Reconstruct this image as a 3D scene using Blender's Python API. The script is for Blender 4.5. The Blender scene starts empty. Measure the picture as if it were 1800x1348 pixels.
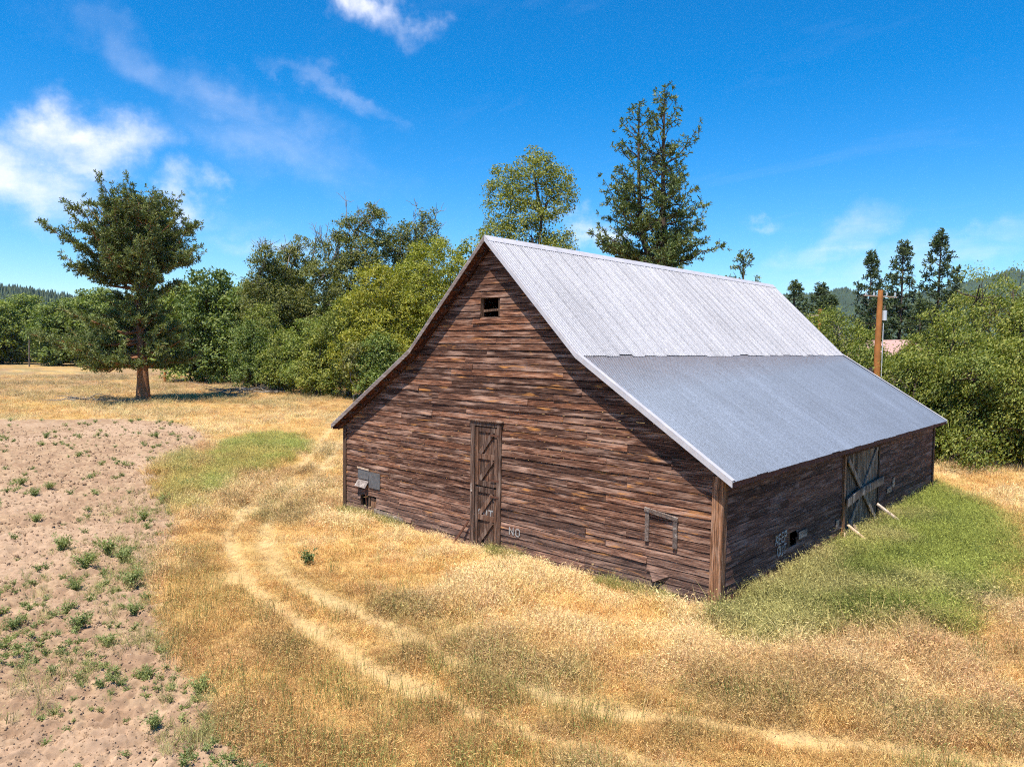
import bpy, math, random
import numpy as np
from mathutils import Matrix, Vector

rng = np.random.default_rng(11)
random.seed(11)
SC = bpy.context.scene
COL = SC.collection

# ------------------------------------------------------------------ camera, sky, sun, exposure
CAM = np.array([7.315, -14.941, 5.873])
YAW, PITCH, ROLL = -0.741, 0.0505, 0.012
_fw = np.array([math.sin(YAW) * math.cos(PITCH), math.cos(YAW) * math.cos(PITCH), -math.sin(PITCH)])
_rt = np.array([math.cos(YAW), -math.sin(YAW), 0.0])
_up = np.cross(_rt, _fw)
_r2 = _rt * math.cos(ROLL) + _up * math.sin(ROLL)
_u2 = -_rt * math.sin(ROLL) + _up * math.cos(ROLL)
cam_d = bpy.data.cameras.new('camera')
cam_d.sensor_width = 36.0
cam_d.lens = 1278.9 / 1800 * 36
cam_d.clip_start = 0.1
cam_d.clip_end = 12000
cam = bpy.data.objects.new('camera', cam_d)
M = Matrix.Identity(4)
for i in range(3):
    M[i][0], M[i][1], M[i][2], M[i][3] = _r2[i], _u2[i], -_fw[i], CAM[i]
cam.matrix_world = M
COL.objects.link(cam)
SC.camera = cam

SUN_TRAVEL = Vector((-0.12, 0.395, -0.911)).normalized()
SUN_EL = math.asin(-SUN_TRAVEL.z)
SUN_AZ = math.atan2(-SUN_TRAVEL.x, -SUN_TRAVEL.y)      # clockwise from +Y
sun_d = bpy.data.lights.new('sun', 'SUN')
sun_d.energy = 5.0
sun_d.angle = math.radians(0.53)
sun_d.color = (1.0, 0.94, 0.84)
sun = bpy.data.objects.new('sun', sun_d)
sun.rotation_euler = SUN_TRAVEL.to_track_quat('-Z', 'Y').to_euler()
sun.location = (0, -20, 40)
COL.objects.link(sun)

SC.render.engine = 'CYCLES'
SC.view_settings.view_transform = 'Standard'
SC.view_settings.look = 'None'
SC.view_settings.exposure = 0.75
SC.view_settings.gamma = 1.0
SC.view_settings.use_curve_mapping = False
SC.cycles.max_bounces = 6
SC.cycles.diffuse_bounces = 3
SC.cycles.glossy_bounces = 2
SC.cycles.transmission_bounces = 3
SC.cycles.transparent_max_bounces = 8
SC.cycles.volume_bounces = 0
SC.cycles.use_denoising = False
SC.cycles.use_adaptive_sampling = True
SC.cycles.adaptive_threshold = 0.03
SC.cycles.filter_width = 1.1


def N(nt, kind, **kw):
    n = nt.nodes.new(kind)
    ins = kw.pop('ins', {})
    for k, v in kw.items():
        setattr(n, k, v)
    for k, v in ins.items():
        if isinstance(v, bpy.types.NodeSocket):
            nt.links.new(v, n.inputs[k])
        else:
            n.inputs[k].default_value = v
    return n


def math_n(nt, op, a, b=None, c=None, clamp=False):
    n = nt.nodes.new('ShaderNodeMath')
    n.operation = op
    n.use_clamp = clamp
    for i, v in enumerate((a, b, c)):
        if v is None:
            continue
        if isinstance(v, bpy.types.NodeSocket):
            nt.links.new(v, n.inputs[i])
        else:
            n.inputs[i].default_value = v
    return n.outputs[0]


def mixc(nt, fac, a, b, blend='MIX'):
    n = nt.nodes.new('ShaderNodeMix')
    n.data_type = 'RGBA'
    n.blend_type = blend
    for idx, v in ((0, fac), (6, a), (7, b)):
        if isinstance(v, bpy.types.NodeSocket):
            nt.links.new(v, n.inputs[idx])
        elif idx == 0:
            n.inputs[0].default_value = v
        else:
            n.inputs[idx].default_value = (*v, 1.0) if len(v) == 3 else v
    return n.outputs[2]


def ramp(nt, fac, stops, interp='LINEAR'):
    n = nt.nodes.new('ShaderNodeValToRGB')
    cr = n.color_ramp
    cr.interpolation = interp
    while len(cr.elements) < len(stops):
        cr.elements.new(0.5)
    for e, (p, c) in zip(cr.elements, stops):
        e.position = p
        e.color = (*c, 1.0) if isinstance(c, (tuple, list)) else (c, c, c, 1.0)
    nt.links.new(fac, n.inputs[0])
    return n.outputs[0]


def noise_n(nt, vec, scale, detail=4.0, rough=0.55, dist=0.0):
    n = nt.nodes.new('ShaderNodeTexNoise')
    n.inputs['Scale'].default_value = scale
    n.inputs['Detail'].default_value = detail
    n.inputs['Roughness'].default_value = rough
    n.inputs['Distortion'].default_value = dist
    if vec is not None:
        nt.links.new(vec, n.inputs['Vector'])
    return n.outputs[0]


def build_world():
    w = bpy.data.worlds.new('World')
    SC.world = w
    w.use_nodes = True
    nt = w.node_tree
    nt.nodes.clear()
    sky = N(nt, 'ShaderNodeTexSky', sky_type='NISHITA', sun_disc=False, sun_elevation=SUN_EL, sun_rotation=SUN_AZ,
            altitude=700.0, air_density=1.0, dust_density=0.35, ozone_density=5.0)
    hs = N(nt, 'ShaderNodeHueSaturation', ins={'Saturation': 1.42, 'Value': 1.2, 'Hue': 0.499, 'Color': sky.outputs[0]})
    tc = N(nt, 'ShaderNodeTexCoord')
    sep = N(nt, 'ShaderNodeSeparateXYZ', ins={0: tc.outputs['Generated']})
    az = math_n(nt, 'ARCTAN2', sep.outputs[0], sep.outputs[1])
    el = math_n(nt, 'ARCSINE', sep.outputs[2])
    # flat cloud layer coordinates: direction projected on a high plane
    zz = math_n(nt, 'MAXIMUM', sep.outputs[2], 0.0)
    zz = math_n(nt, 'ADD', zz, 0.16)
    px = math_n(nt, 'DIVIDE', sep.outputs[0], zz)
    py = math_n(nt, 'DIVIDE', sep.outputs[1], zz)
    pv = N(nt, 'ShaderNodeCombineXYZ', ins={0: px, 1: py, 2: 0.0})
    mp = N(nt, 'ShaderNodeMapping', ins={'Vector': pv.outputs[0], 'Rotation': (0, 0, math.radians(58)), 'Scale': (0.75, 2.6, 1.0)})
    streak = noise_n(nt, mp.outputs[0], 1.6, 6.0, 0.62, 0.7)
    fine = noise_n(nt, pv.outputs[0], 2.6, 7.0, 0.62, 0.4)
    # angular coordinates, gently distorted, for the single clouds
    av = N(nt, 'ShaderNodeCombineXYZ', ins={0: az, 1: el, 2: 0.0})
    wob = N(nt, 'ShaderNodeTexNoise', ins={'Scale': 9.0, 'Detail': 6.0, 'Roughness': 0.6, 'Vector': av.outputs[0]})
    wv = N(nt, 'ShaderNodeVectorMath', operation='SUBTRACT', ins={0: wob.outputs['Color'], 1: (0.5, 0.5, 0.5)})
    wv2 = N(nt, 'ShaderNodeVectorMath', operation='MULTIPLY', ins={0: wv.outputs[0], 1: (0.28, 0.15, 0)})
    av2 = N(nt, 'ShaderNodeVectorMath', operation='ADD', ins={0: av.outputs[0], 1: wv2.outputs[0]})

    # (azimuth offset from view axis deg, elevation deg, half width deg, half height deg, slant deg, strength)
    clouds = [(-30.5, 13.2, 5.5, 1.9, 4, 0.9), (-36.5, 10.4, 7.5, 2.6, 0, 0.92), (-23.0, 10.0, 2.6, 1.6, 0, 0.7),
              (-11.5, 24.2, 3.6, 1.6, -14, 0.85), (-48, 13.0, 7.0, 2.5, 3, 0.8), (-27.0, 8.6, 7.0, 1.0, 0, 0.55),
              (-23.5, 17.6, 8.0, 1.8, -17, 0.30), (-18.0, 14.2, 8.0, 2.4, -14, 0.33), (-14.0, 18.4, 4.0, 0.8, -20, 0.24),
              (24.0, 7.6, 5.0, 1.2, 16, 0.42), (29.0, 6.4, 8.0, 1.0, 8, 0.38), (6.0, 9.3, 2.2, 1.2, 0, 0.7), (18.0, 9.4, 2.0, 0.5, 10, 0.3),
              (-18.0, 7.0, 4.0, 1.0, 0, 0.5), (60, 12.0, 9.0, 2.0, 8, 0.6), (150, 12, 14, 3, 6, 0.8)]
    total = None
    for a, e, sx, sy, sl, st in clouds:
        c = (YAW + math.radians(a), math.radians(e), 0)
        d = N(nt, 'ShaderNodeVectorMath', operation='SUBTRACT', ins={0: av2.outputs[0], 1: c})
        m = N(nt, 'ShaderNodeMapping', vector_type='TEXTURE', ins={'Vector': d.outputs[0], 'Rotation': (0, 0, math.radians(sl)),
              'Scale': (math.radians(sx), math.radians(sy), 1.0)})
        ln = N(nt, 'ShaderNodeVectorMath', operation='LENGTH', ins={0: m.outputs[0]})
        g = N(nt, 'ShaderNodeMapRange', interpolation_type='SMOOTHSTEP', ins={'Value': ln.outputs['Value'], 'From Min': 1.5, 'From Max': 0.0, 'To Min': 0.0, 'To Max': st})
        total = g.outputs[0] if total is None else math_n(nt, 'MAXIMUM', total, g.outputs[0])
    body = math_n(nt, 'MULTIPLY_ADD', fine, 2.6, -0.95)
    sk = math_n(nt, 'MULTIPLY_ADD', streak, 1.2, -0.35)
    tex = math_n(nt, 'ADD', math_n(nt, 'MULTIPLY', body, 0.6), math_n(nt, 'MULTIPLY', sk, 0.6), clamp=True)
    puff = math_n(nt, 'MULTIPLY', total, math_n(nt, 'ADD', tex, math_n(nt, 'MULTIPLY', total, 0.55)), clamp=True)
    thin = N(nt, 'ShaderNodeMapRange', ins={'Value': streak, 'From Min': 0.56, 'From Max': 0.85, 'To Min': 0.0, 'To Max': 0.05}).outputs[0]
    mask = math_n(nt, 'MAXIMUM', puff, thin)
    hz = N(nt, 'ShaderNodeMapRange', interpolation_type='SMOOTHSTEP', ins={'Value': el, 'From Min': 0.0, 'From Max': 0.05, 'To Min': 0.0, 'To Max': 1.0})
    mask = math_n(nt, 'MULTIPLY', mask, hz.outputs[0], clamp=True)
    colr = mixc(nt, mask, hs.outputs[0], (7.6, 7.5, 8.2))
    bg = N(nt, 'ShaderNodeBackground', ins={'Color': colr, 'Strength': 0.10})
    out = N(nt, 'ShaderNodeOutputWorld', ins={0: bg.outputs[0]})
    w.cycles.sampling_method = 'NONE'


build_world()


# ------------------------------------------------------------------ helpers
def tag(o, label=None, cat=None, group=None, kind=None):
    if label: o['label'] = label
    if cat: o['category'] = cat
    if group: o['group'] = group
    if kind: o['kind'] = kind
    return o


def empty(name, loc=(0, 0, 0), rz=0.0):
    o = bpy.data.objects.new(name, None)
    o.location = loc
    o.rotation_euler = (0, 0, rz)
    o.empty_display_size = 0.3
    COL.objects.link(o)
    return o


class MB:
    """collects vertex and face arrays, builds one mesh"""
    def __init__(self):
        self.v, self.f, self.n, self.a = [], [], 0, []

    def add(self, v, f, val=None):
        v = np.asarray(v, dtype=np.float64).reshape(-1, 3)
        f = np.asarray(f, dtype=np.int64)
        self.v.append(v)
        self.f.append(f + self.n)
        self.n += len(v)
        if val is None:
            val = np.zeros(len(f))
        self.a.append(np.broadcast_to(np.asarray(val, dtype=np.float64), (len(f),)))
        return self

    def box(self, x0, x1, y0, y1, z0, z1):
        v = [(x0, y0, z0), (x1, y0, z0), (x1, y1, z0), (x0, y1, z0), (x0, y0, z1), (x1, y0, z1), (x1, y1, z1), (x0, y1, z1)]
        return self.add(v, [(0, 3, 2, 1), (4, 5, 6, 7), (0, 1, 5, 4), (1, 2, 6, 5), (2, 3, 7, 6), (3, 0, 4, 7)])

    def hexa(self, v8):
        return self.add(v8, [(0, 3, 2, 1), (4, 5, 6, 7), (0, 1, 5, 4), (1, 2, 6, 5), (2, 3, 7, 6), (3, 0, 4, 7)])

    def bar(self, a, b, wdir, w, t):
        """rectangular bar from a to b, width w along wdir, thickness t across"""
        a, b, wd = np.array(a, float), np.array(b, float), np.array(wdir, float)
        d = (b - a) / np.linalg.norm(b - a)
        wd = wd - d * wd.dot(d); wd /= np.linalg.norm(wd)
        th = np.cross(d, wd)
        q = [-wd * w / 2 - th * t / 2, wd * w / 2 - th * t / 2, wd * w / 2 + th * t / 2, -wd * w / 2 + th * t / 2]
        return self.hexa([a + k for k in q] + [b + k for k in q])

    def tube(self, pts, rad, sides=6, val=0.0, cap=True):
        pts = np.asarray(pts, float); n = len(pts)
        rad = np.broadcast_to(np.asarray(rad, float), (n,))
        d = np.gradient(pts, axis=0)
        d /= np.linalg.norm(d, axis=1)[:, None] + 1e-9
        ref = np.array([0, 0, 1.0]) if abs(d[0, 2]) < 0.8 else np.array([1.0, 0, 0])
        u = np.cross(d, ref); u /= np.linalg.norm(u, axis=1)[:, None] + 1e-9
        w = np.cross(d, u)
        an = np.arange(sides) * 2 * np.pi / sides
        ring = u[:, None, :] * np.cos(an)[None, :, None] + w[:, None, :] * np.sin(an)[None, :, None]
        v = pts[:, None, :] + ring * rad[:, None, None]
        i = np.arange(n - 1)[:, None] * sides
        j = np.arange(sides)[None, :]; k = (j + 1) % sides
        f = np.stack([i + j, i + k, i + sides + k, i + sides + j], -1).reshape(-1, 4)
        self.add(v.reshape(-1, 3), f, val)
        if cap and rad[-1] > 0.004:
            self.add(v[-1], [list(range(sides))] if sides == 4 else [(0, q, q + 1) for q in range(1, sides - 1)], val)
            self.add(v[0], [list(range(sides))[::-1]] if sides == 4 else [(0, q + 1, q) for q in range(1, sides - 1)], val)
        return self

    def mesh(self, name, attr=None, smooth=False):
        me = bpy.data.meshes.new(name)
        v = np.concatenate(self.v) if self.v else np.zeros((0, 3))
        me.vertices.add(len(v))
        me.vertices.foreach_set('co', v.astype(np.float32).ravel())
        ks = [f.shape[1] for f in self.f]
        loops = np.concatenate([f.ravel() for f in self.f])
        tot = np.concatenate([np.full(len(f), k) for f, k in zip(self.f, ks)])
        me.loops.add(len(loops))
        me.loops.foreach_set('vertex_index', loops.astype(np.int32))
        me.polygons.add(len(tot))
        st = np.concatenate([[0], np.cumsum(tot)[:-1]])
        me.polygons.foreach_set('loop_start', st.astype(np.int32))
        me.polygons.foreach_set('use_smooth', np.full(len(tot), bool(smooth)))
        me.update(calc_edges=True)
        if attr:
            at = me.attributes.new(attr, 'FLOAT', 'FACE')
            at.data.foreach_set('value', np.concatenate(self.a).astype(np.float32))
        return me

    def build(self, name, mat, parent=None, attr=None, smooth=False):
        me = self.mesh(name, attr, smooth)
        me.materials.append(mat)
        o = bpy.data.objects.new(name, me)
        COL.objects.link(o)
        if parent is not None:
            o.parent = parent
        return o


def inst(name, me, parent=None, loc=(0, 0, 0)):
    o = bpy.data.objects.new(name, me)
    COL.objects.link(o)
    o.location = loc
    if parent is not None:
        o.parent = parent
    return o


def copy_tree(o, parent=None):
    c = o.copy(); COL.objects.link(c); c.parent = parent
    for ch in list(o.children):
        copy_tree(ch, c)
    return c


_perm = np.random.default_rng(5).random((256, 256))


def vnoise(x, y):
    xi, yi = np.floor(x).astype(int), np.floor(y).astype(int)
    fx, fy = x - xi, y - yi
    fx = fx * fx * (3 - 2 * fx); fy = fy * fy * (3 - 2 * fy)
    a = _perm[xi & 255, yi & 255]; b = _perm[(xi + 1) & 255, yi & 255]
    c = _perm[xi & 255, (yi + 1) & 255]; d = _perm[(xi + 1) & 255, (yi + 1) & 255]
    return (a * (1 - fx) + b * fx) * (1 - fy) + (c * (1 - fx) + d * fx) * fy


def fbm(x, y, oct=4, g=0.5):
    s, amp, tot = 0.0, 1.0, 0.0
    for k in range(oct):
        s = s + amp * vnoise(x * 2 ** k + 17.3 * k, y * 2 ** k + 41.7 * k)
        tot += amp; amp *= g
    return s / tot


def sdist_poly(x, y, poly):
    """signed distance, negative inside"""
    P = np.array(poly); Q = np.roll(P, -1, axis=0)
    dmin = np.full(x.shape, 1e9); ins = np.zeros(x.shape, bool)
    for (ax, ay), (bx, by) in zip(P, Q):
        ex, ey = bx - ax, by - ay
        t = np.clip(((x - ax) * ex + (y - ay) * ey) / (ex * ex + ey * ey), 0, 1)
        dmin = np.minimum(dmin, np.hypot(x - ax - t * ex, y - ay - t * ey))
        cond = (ay > y) != (by > y)
        with np.errstate(divide='ignore', invalid='ignore'):
            xc = ax + (y - ay) * ex / (ey if ey != 0 else 1e-9)
        ins ^= cond & (x < xc)
    return np.where(ins, -dmin, dmin)


def dist_line(x, y, line, along=False):
    P = np.array(line); dmin = np.full(x.shape, 1e9); arc = np.zeros(x.shape); acc = 0.0; sg = np.zeros(x.shape)
    for (ax, ay), (bx, by) in zip(P[:-1], P[1:]):
        ex, ey = bx - ax, by - ay
        t = np.clip(((x - ax) * ex + (y - ay) * ey) / (ex * ex + ey * ey), 0, 1)
        dd = np.hypot(x - ax - t * ex, y - ay - t * ey)
        if along:
            ln = math.hypot(ex, ey)
            near = dd < dmin
            arc = np.where(near, acc + t * ln, arc)
            sg = np.where(near, np.sign(ex * (y - ay) - ey * (x - ax)), sg)
            acc += ln
        dmin = np.minimum(dmin, dd)
    return (dmin * sg, arc) if along else dmin


def sstep(a, b, x):
    t = np.clip((x - a) / (b - a), 0, 1)
    return t * t * (3 - 2 * t)


# ------------------------------------------------------------------ materials
def new_mat(name):
    m = bpy.data.materials.new(name)
    m.use_nodes = True
    nt = m.node_tree
    nt.nodes.clear()
    out = N(nt, 'ShaderNodeOutputMaterial')
    return m, nt, out


def wood_mat(name, dark, mid, light, accent, accent_amt=0.3, axis='X', rough=0.85, bump=0.10, gain=1.0, foot=False):
    """weathered timber: grain stretched along one axis, a tint of its own per board, worn orange patches, knots"""
    m, nt, out = new_mat(name)
    tc = N(nt, 'ShaderNodeTexCoord')
    oi = N(nt, 'ShaderNodeObjectInfo')
    off = N(nt, 'ShaderNodeCombineXYZ', ins={0: math_n(nt, 'MULTIPLY', oi.outputs['Random'], 91.0), 1: math_n(nt, 'MULTIPLY', oi.outputs['Random'], 37.0), 2: math_n(nt, 'MULTIPLY', oi.outputs['Random'], 53.0)})
    ad = N(nt, 'ShaderNodeVectorMath', operation='ADD', ins={0: tc.outputs['Object'], 1: off.outputs[0]})
    sc = {'X': (0.7, 14, 24), 'Y': (14, 0.7, 24), 'Z': (20, 20, 0.7)}[axis]
    mp = N(nt, 'ShaderNodeMapping', ins={'Vector': ad.outputs[0], 'Scale': sc})
    grain = noise_n(nt, mp.outputs[0], 2.6, 7.0, 0.68, 0.6)
    sc2 = {'X': (0.8, 5, 7), 'Y': (5, 0.8, 7), 'Z': (6, 6, 0.8)}[axis]
    mp2 = N(nt, 'ShaderNodeMapping', ins={'Vector': ad.outputs[0], 'Scale': sc2})
    blot = noise_n(nt, mp2.outputs[0], 1.1, 4.0, 0.6, 0.3)
    tone = ramp(nt, grain, [(0.34, tuple(c * 0.6 for c in dark)), (0.44, dark), (0.53, mid), (0.68, light)])
    # tint of the single board
    br = ramp(nt, oi.outputs['Random'], [(0.0, (0.45, 0.41, 0.41)), (0.2, (0.70, 0.66, 0.66)), (0.45, (1.0, 0.90, 0.82)), (0.7, (1.02, 1.04, 1.08)), (0.9, (1.28, 1.05, 0.86)), (1.0, (1.45, 1.38, 1.32))])
    tone = mixc(nt, 1.0, tone, br, 'MULTIPLY')
    # long pale, sun-bleached streaks and dark damp ones
    bl = N(nt, 'ShaderNodeMapRange', ins={'Value': blot, 'From Min': 0.52, 'From Max': 0.72, 'To Min': 0.0, 'To Max': 0.65}).outputs[0]
    tone = mixc(nt, bl, tone, tuple(min(1, c * 1.25 + 0.02) for c in light))
    dk = N(nt, 'ShaderNodeMapRange', ins={'Value': blot, 'From Min': 0.46, 'From Max': 0.28, 'To Min': 0.0, 'To Max': 0.7}).outputs[0]
    tone = mixc(nt, dk, tone, tuple(c * 0.55 for c in dark))
    # bare orange wood where the surface has worn off
    mp3 = N(nt, 'ShaderNodeMapping', ins={'Vector': ad.outputs[0], 'Scale': tuple(0.5 * s for s in sc2), 'Location': (7, 3, 5)})
    wn = noise_n(nt, mp3.outputs[0], 2.4, 6.0, 0.62, 0.5)
    wm = N(nt, 'ShaderNodeMapRange', ins={'Value': wn, 'From Min': 0.60, 'From Max': 0.72, 'To Min': 0.0, 'To Max': accent_amt}).outputs[0]
    tone = mixc(nt, wm, tone, accent)
    # knots
    vor = N(nt, 'ShaderNodeTexVoronoi', ins={'Vector': N(nt, 'ShaderNodeMapping', ins={'Vector': ad.outputs[0], 'Scale': {'X': (1.3, 5, 5), 'Y': (5, 1.3, 5), 'Z': (5, 5, 1.3)}[axis]}).outputs[0], 'Scale': 1.0})
    kn = N(nt, 'ShaderNodeMapRange', ins={'Value': vor.outputs['Distance'], 'From Min': 0.12, 'From Max': 0.05, 'To Min': 0.0, 'To Max': 0.75}).outputs[0]
    tone = mixc(nt, kn, tone, tuple(c * 0.5 for c in dark))
    if foot:
        geo = N(nt, 'ShaderNodeNewGeometry')
        sz = N(nt, 'ShaderNodeSeparateXYZ', ins={0: geo.outputs['Position']})
        fm = N(nt, 'ShaderNodeMapRange', ins={'Value': math_n(nt, 'ADD', sz.outputs[2], math_n(nt, 'MULTIPLY', blot, 1.6)), 'From Min': 2.4, 'From Max': 0.7, 'To Min': 0.0, 'To Max': 0.42}).outputs[0]
        grey = ramp(nt, grain, [(0.35, (0.035, 0.026, 0.024)), (0.5, (0.14, 0.105, 0.092)), (0.68, (0.36, 0.285, 0.25))])
        tone = mixc(nt, fm, tone, grey)
    if gain != 1.0:
        tone = mixc(nt, 1.0, tone, (gain, gain, gain), 'MULTIPLY')
    bp = N(nt, 'ShaderNodeBump', ins={'Strength': bump, 'Distance': 0.02, 'Height': grain})
    b = N(nt, 'ShaderNodeBsdfPrincipled', ins={'Base Color': tone, 'Roughness': rough, 'Normal': bp.outputs[0]})
    b.inputs['Specular IOR Level'].default_value = 0.2
    nt.links.new(b.outputs[0], out.inputs[0])
    return m


def plain_mat(name, colr, rough=0.7, metal=0.0, var=0.25, scale=6.0, bump=0.0, spec=0.3):
    m, nt, out = new_mat(name)
    tc = N(nt, 'ShaderNodeTexCoord')
    n = noise_n(nt, tc.outputs['Object'], scale, 6.0, 0.65)
    c = ramp(nt, n, [(0.25, tuple(x * (1 - var) for x in colr)), (0.75, tuple(min(1, x * (1 + var)) for x in colr))])
    b = N(nt, 'ShaderNodeBsdfPrincipled', ins={'Base Color': c, 'Roughness': rough, 'Metallic': metal})
    b.inputs['Specular IOR Level'].default_value = spec
    if bump:
        bp = N(nt, 'ShaderNodeBump', ins={'Strength': bump, 'Distance': 0.05, 'Height': n})
        nt.links.new(bp.outputs[0], b.inputs['Normal'])
    nt.links.new(b.outputs[0], out.inputs[0])
    return m


def leaf_mat(name, a, b_, c, trans=0.3, rnd=0.25, gloss=0.025):
    """a dark, b mid, c light: per-leaf value 'v' picks, plus a shift per object"""
    m, nt, out = new_mat(name)
    at = N(nt, 'ShaderNodeAttribute', attribute_name='v')
    oi = N(nt, 'ShaderNodeObjectInfo')
    col = ramp(nt, at.outputs['Fac'], [(0.0, a), (0.5, b_), (1.0, c)])
    val = N(nt, 'ShaderNodeMapRange', ins={'Value': oi.outputs['Random'], 'To Min': 1 - rnd, 'To Max': 1 + rnd}).outputs[0]
    hue = N(nt, 'ShaderNodeMapRange', ins={'Value': oi.outputs['Random'], 'To Min': 0.512, 'To Max': 0.49}).outputs[0]
    hs = N(nt, 'ShaderNodeHueSaturation', ins={'Hue': hue, 'Saturation': 1.0, 'Value': val, 'Color': col})
    d = N(nt, 'ShaderNodeBsdfDiffuse', ins={'Color': hs.outputs[0]})
    tcol = mixc(nt, 1.0, hs.outputs[0], (1.25, 1.35, 0.6), 'MULTIPLY')
    t = N(nt, 'ShaderNodeBsdfTranslucent', ins={'Color': tcol})
    mx = N(nt, 'ShaderNodeMixShader', ins={0: trans, 1: d.outputs[0], 2: t.outputs[0]})
    g = N(nt, 'ShaderNodeBsdfGlossy', ins={'Color': (1, 1, 1, 1), 'Roughness': 0.65})
    mx2 = N(nt, 'ShaderNodeMixShader', ins={0: gloss, 1: mx.outputs[0], 2: g.outputs[0]})
    nt.links.new(mx2.outputs[0], out.inputs[0])
    return m


def blade_mat(name):
    m, nt, out = new_mat(name)
    at = N(nt, 'ShaderNodeAttribute', attribute_name='col', attribute_type='INSTANCER')
    av = N(nt, 'ShaderNodeAttribute', attribute_name='v')
    f = N(nt, 'ShaderNodeMapRange', ins={'Value': av.outputs['Fac'], 'To Min': 0.62, 'To Max': 1.28}).outputs[0]
    cc = N(nt, 'ShaderNodeVectorMath', operation='SCALE', ins={0: at.outputs['Vector'], 'Scale': f})
    d = N(nt, 'ShaderNodeBsdfDiffuse', ins={'Color': cc.outputs[0]})
    t = N(nt, 'ShaderNodeBsdfTranslucent', ins={'Color': cc.outputs[0]})
    mx = N(nt, 'ShaderNodeMixShader', ins={0: 0.3, 1: d.outputs[0], 2: t.outputs[0]})
    nt.links.new(mx.outputs[0], out.inputs[0])
    return m


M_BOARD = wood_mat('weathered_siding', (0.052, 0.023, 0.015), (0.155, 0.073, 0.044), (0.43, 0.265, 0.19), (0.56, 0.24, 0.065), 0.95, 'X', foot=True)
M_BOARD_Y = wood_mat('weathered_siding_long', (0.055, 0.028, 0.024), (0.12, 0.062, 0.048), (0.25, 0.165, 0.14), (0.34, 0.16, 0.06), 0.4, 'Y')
M_PLANK_Z = wood_mat('weathered_upright_plank', (0.050, 0.028, 0.020), (0.115, 0.065, 0.045), (0.24, 0.17, 0.13), (0.25, 0.10, 0.05), 0.4, 'Z')
M_POST = wood_mat('corner_timber', (0.11, 0.055, 0.030), (0.25, 0.125, 0.065), (0.40, 0.25, 0.17), (0.50, 0.22, 0.06), 0.6, 'Z')
M_GREYP = wood_mat('grey_door_plank', (0.055, 0.04, 0.028), (0.15, 0.115, 0.085), (0.31, 0.25, 0.20), (0.25, 0.13, 0.06), 0.25, 'Z')
M_GREYX = wood_mat('grey_brace', (0.11, 0.09, 0.075), (0.24, 0.20, 0.17), (0.40, 0.355, 0.31), (0.25, 0.13, 0.06), 0.1, 'Z')
M_PALE = wood_mat('pale_new_board', (0.40, 0.29, 0.20), (0.55, 0.42, 0.31), (0.68, 0.57, 0.46), (0.55, 0.35, 0.2), 0.3, 'Z')
M_SILL = wood_mat('bleached_base_board', (0.13, 0.10, 0.085), (0.26, 0.21, 0.18), (0.42, 0.36, 0.31), (0.30, 0.16, 0.08), 0.2, 'Y')
M_FRAME = wood_mat('inner_timber', (0.05, 0.03, 0.02), (0.10, 0.06, 0.04), (0.16, 0.10, 0.07), (0.2, 0.1, 0.05), 0.2, 'Z')
M_RED = wood_mat('reddish_rafter', (0.045, 0.016, 0.01), (0.085, 0.032, 0.02), (0.14, 0.06, 0.038), (0.3, 0.12, 0.05), 0.15, 'X')
M_TIN = plain_mat('grey_tin_patch', (0.115, 0.11, 0.11), 0.75, 0.1, 0.35, 9.0, 0.2)
M_RUST = plain_mat('rusty_iron', (0.12, 0.05, 0.03), 0.8, 0.2, 0.4, 14.0, 0.3)
M_PAINT = None


def paint_mat():
    m, nt, out = new_mat('worn_white_paint')
    tc = N(nt, 'ShaderNodeTexCoord')
    n = noise_n(nt, tc.outputs['Object'], 16.0, 6.0, 0.7)
    f = N(nt, 'ShaderNodeMapRange', ins={'Value': n, 'From Min': 0.36, 'From Max': 0.52, 'To Min': 0.1, 'To Max': 0.92}).outputs[0]
    d = N(nt, 'ShaderNodeBsdfDiffuse', ins={'Color': (0.38, 0.365, 0.35, 1)})
    t = N(nt, 'ShaderNodeBsdfTransparent')
    mx = N(nt, 'ShaderNodeMixShader', ins={0: f, 1: t.outputs[0], 2: d.outputs[0]})
    nt.links.new(mx.outputs[0], out.inputs[0])
    return m


M_PAINT = paint_mat()


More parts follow.
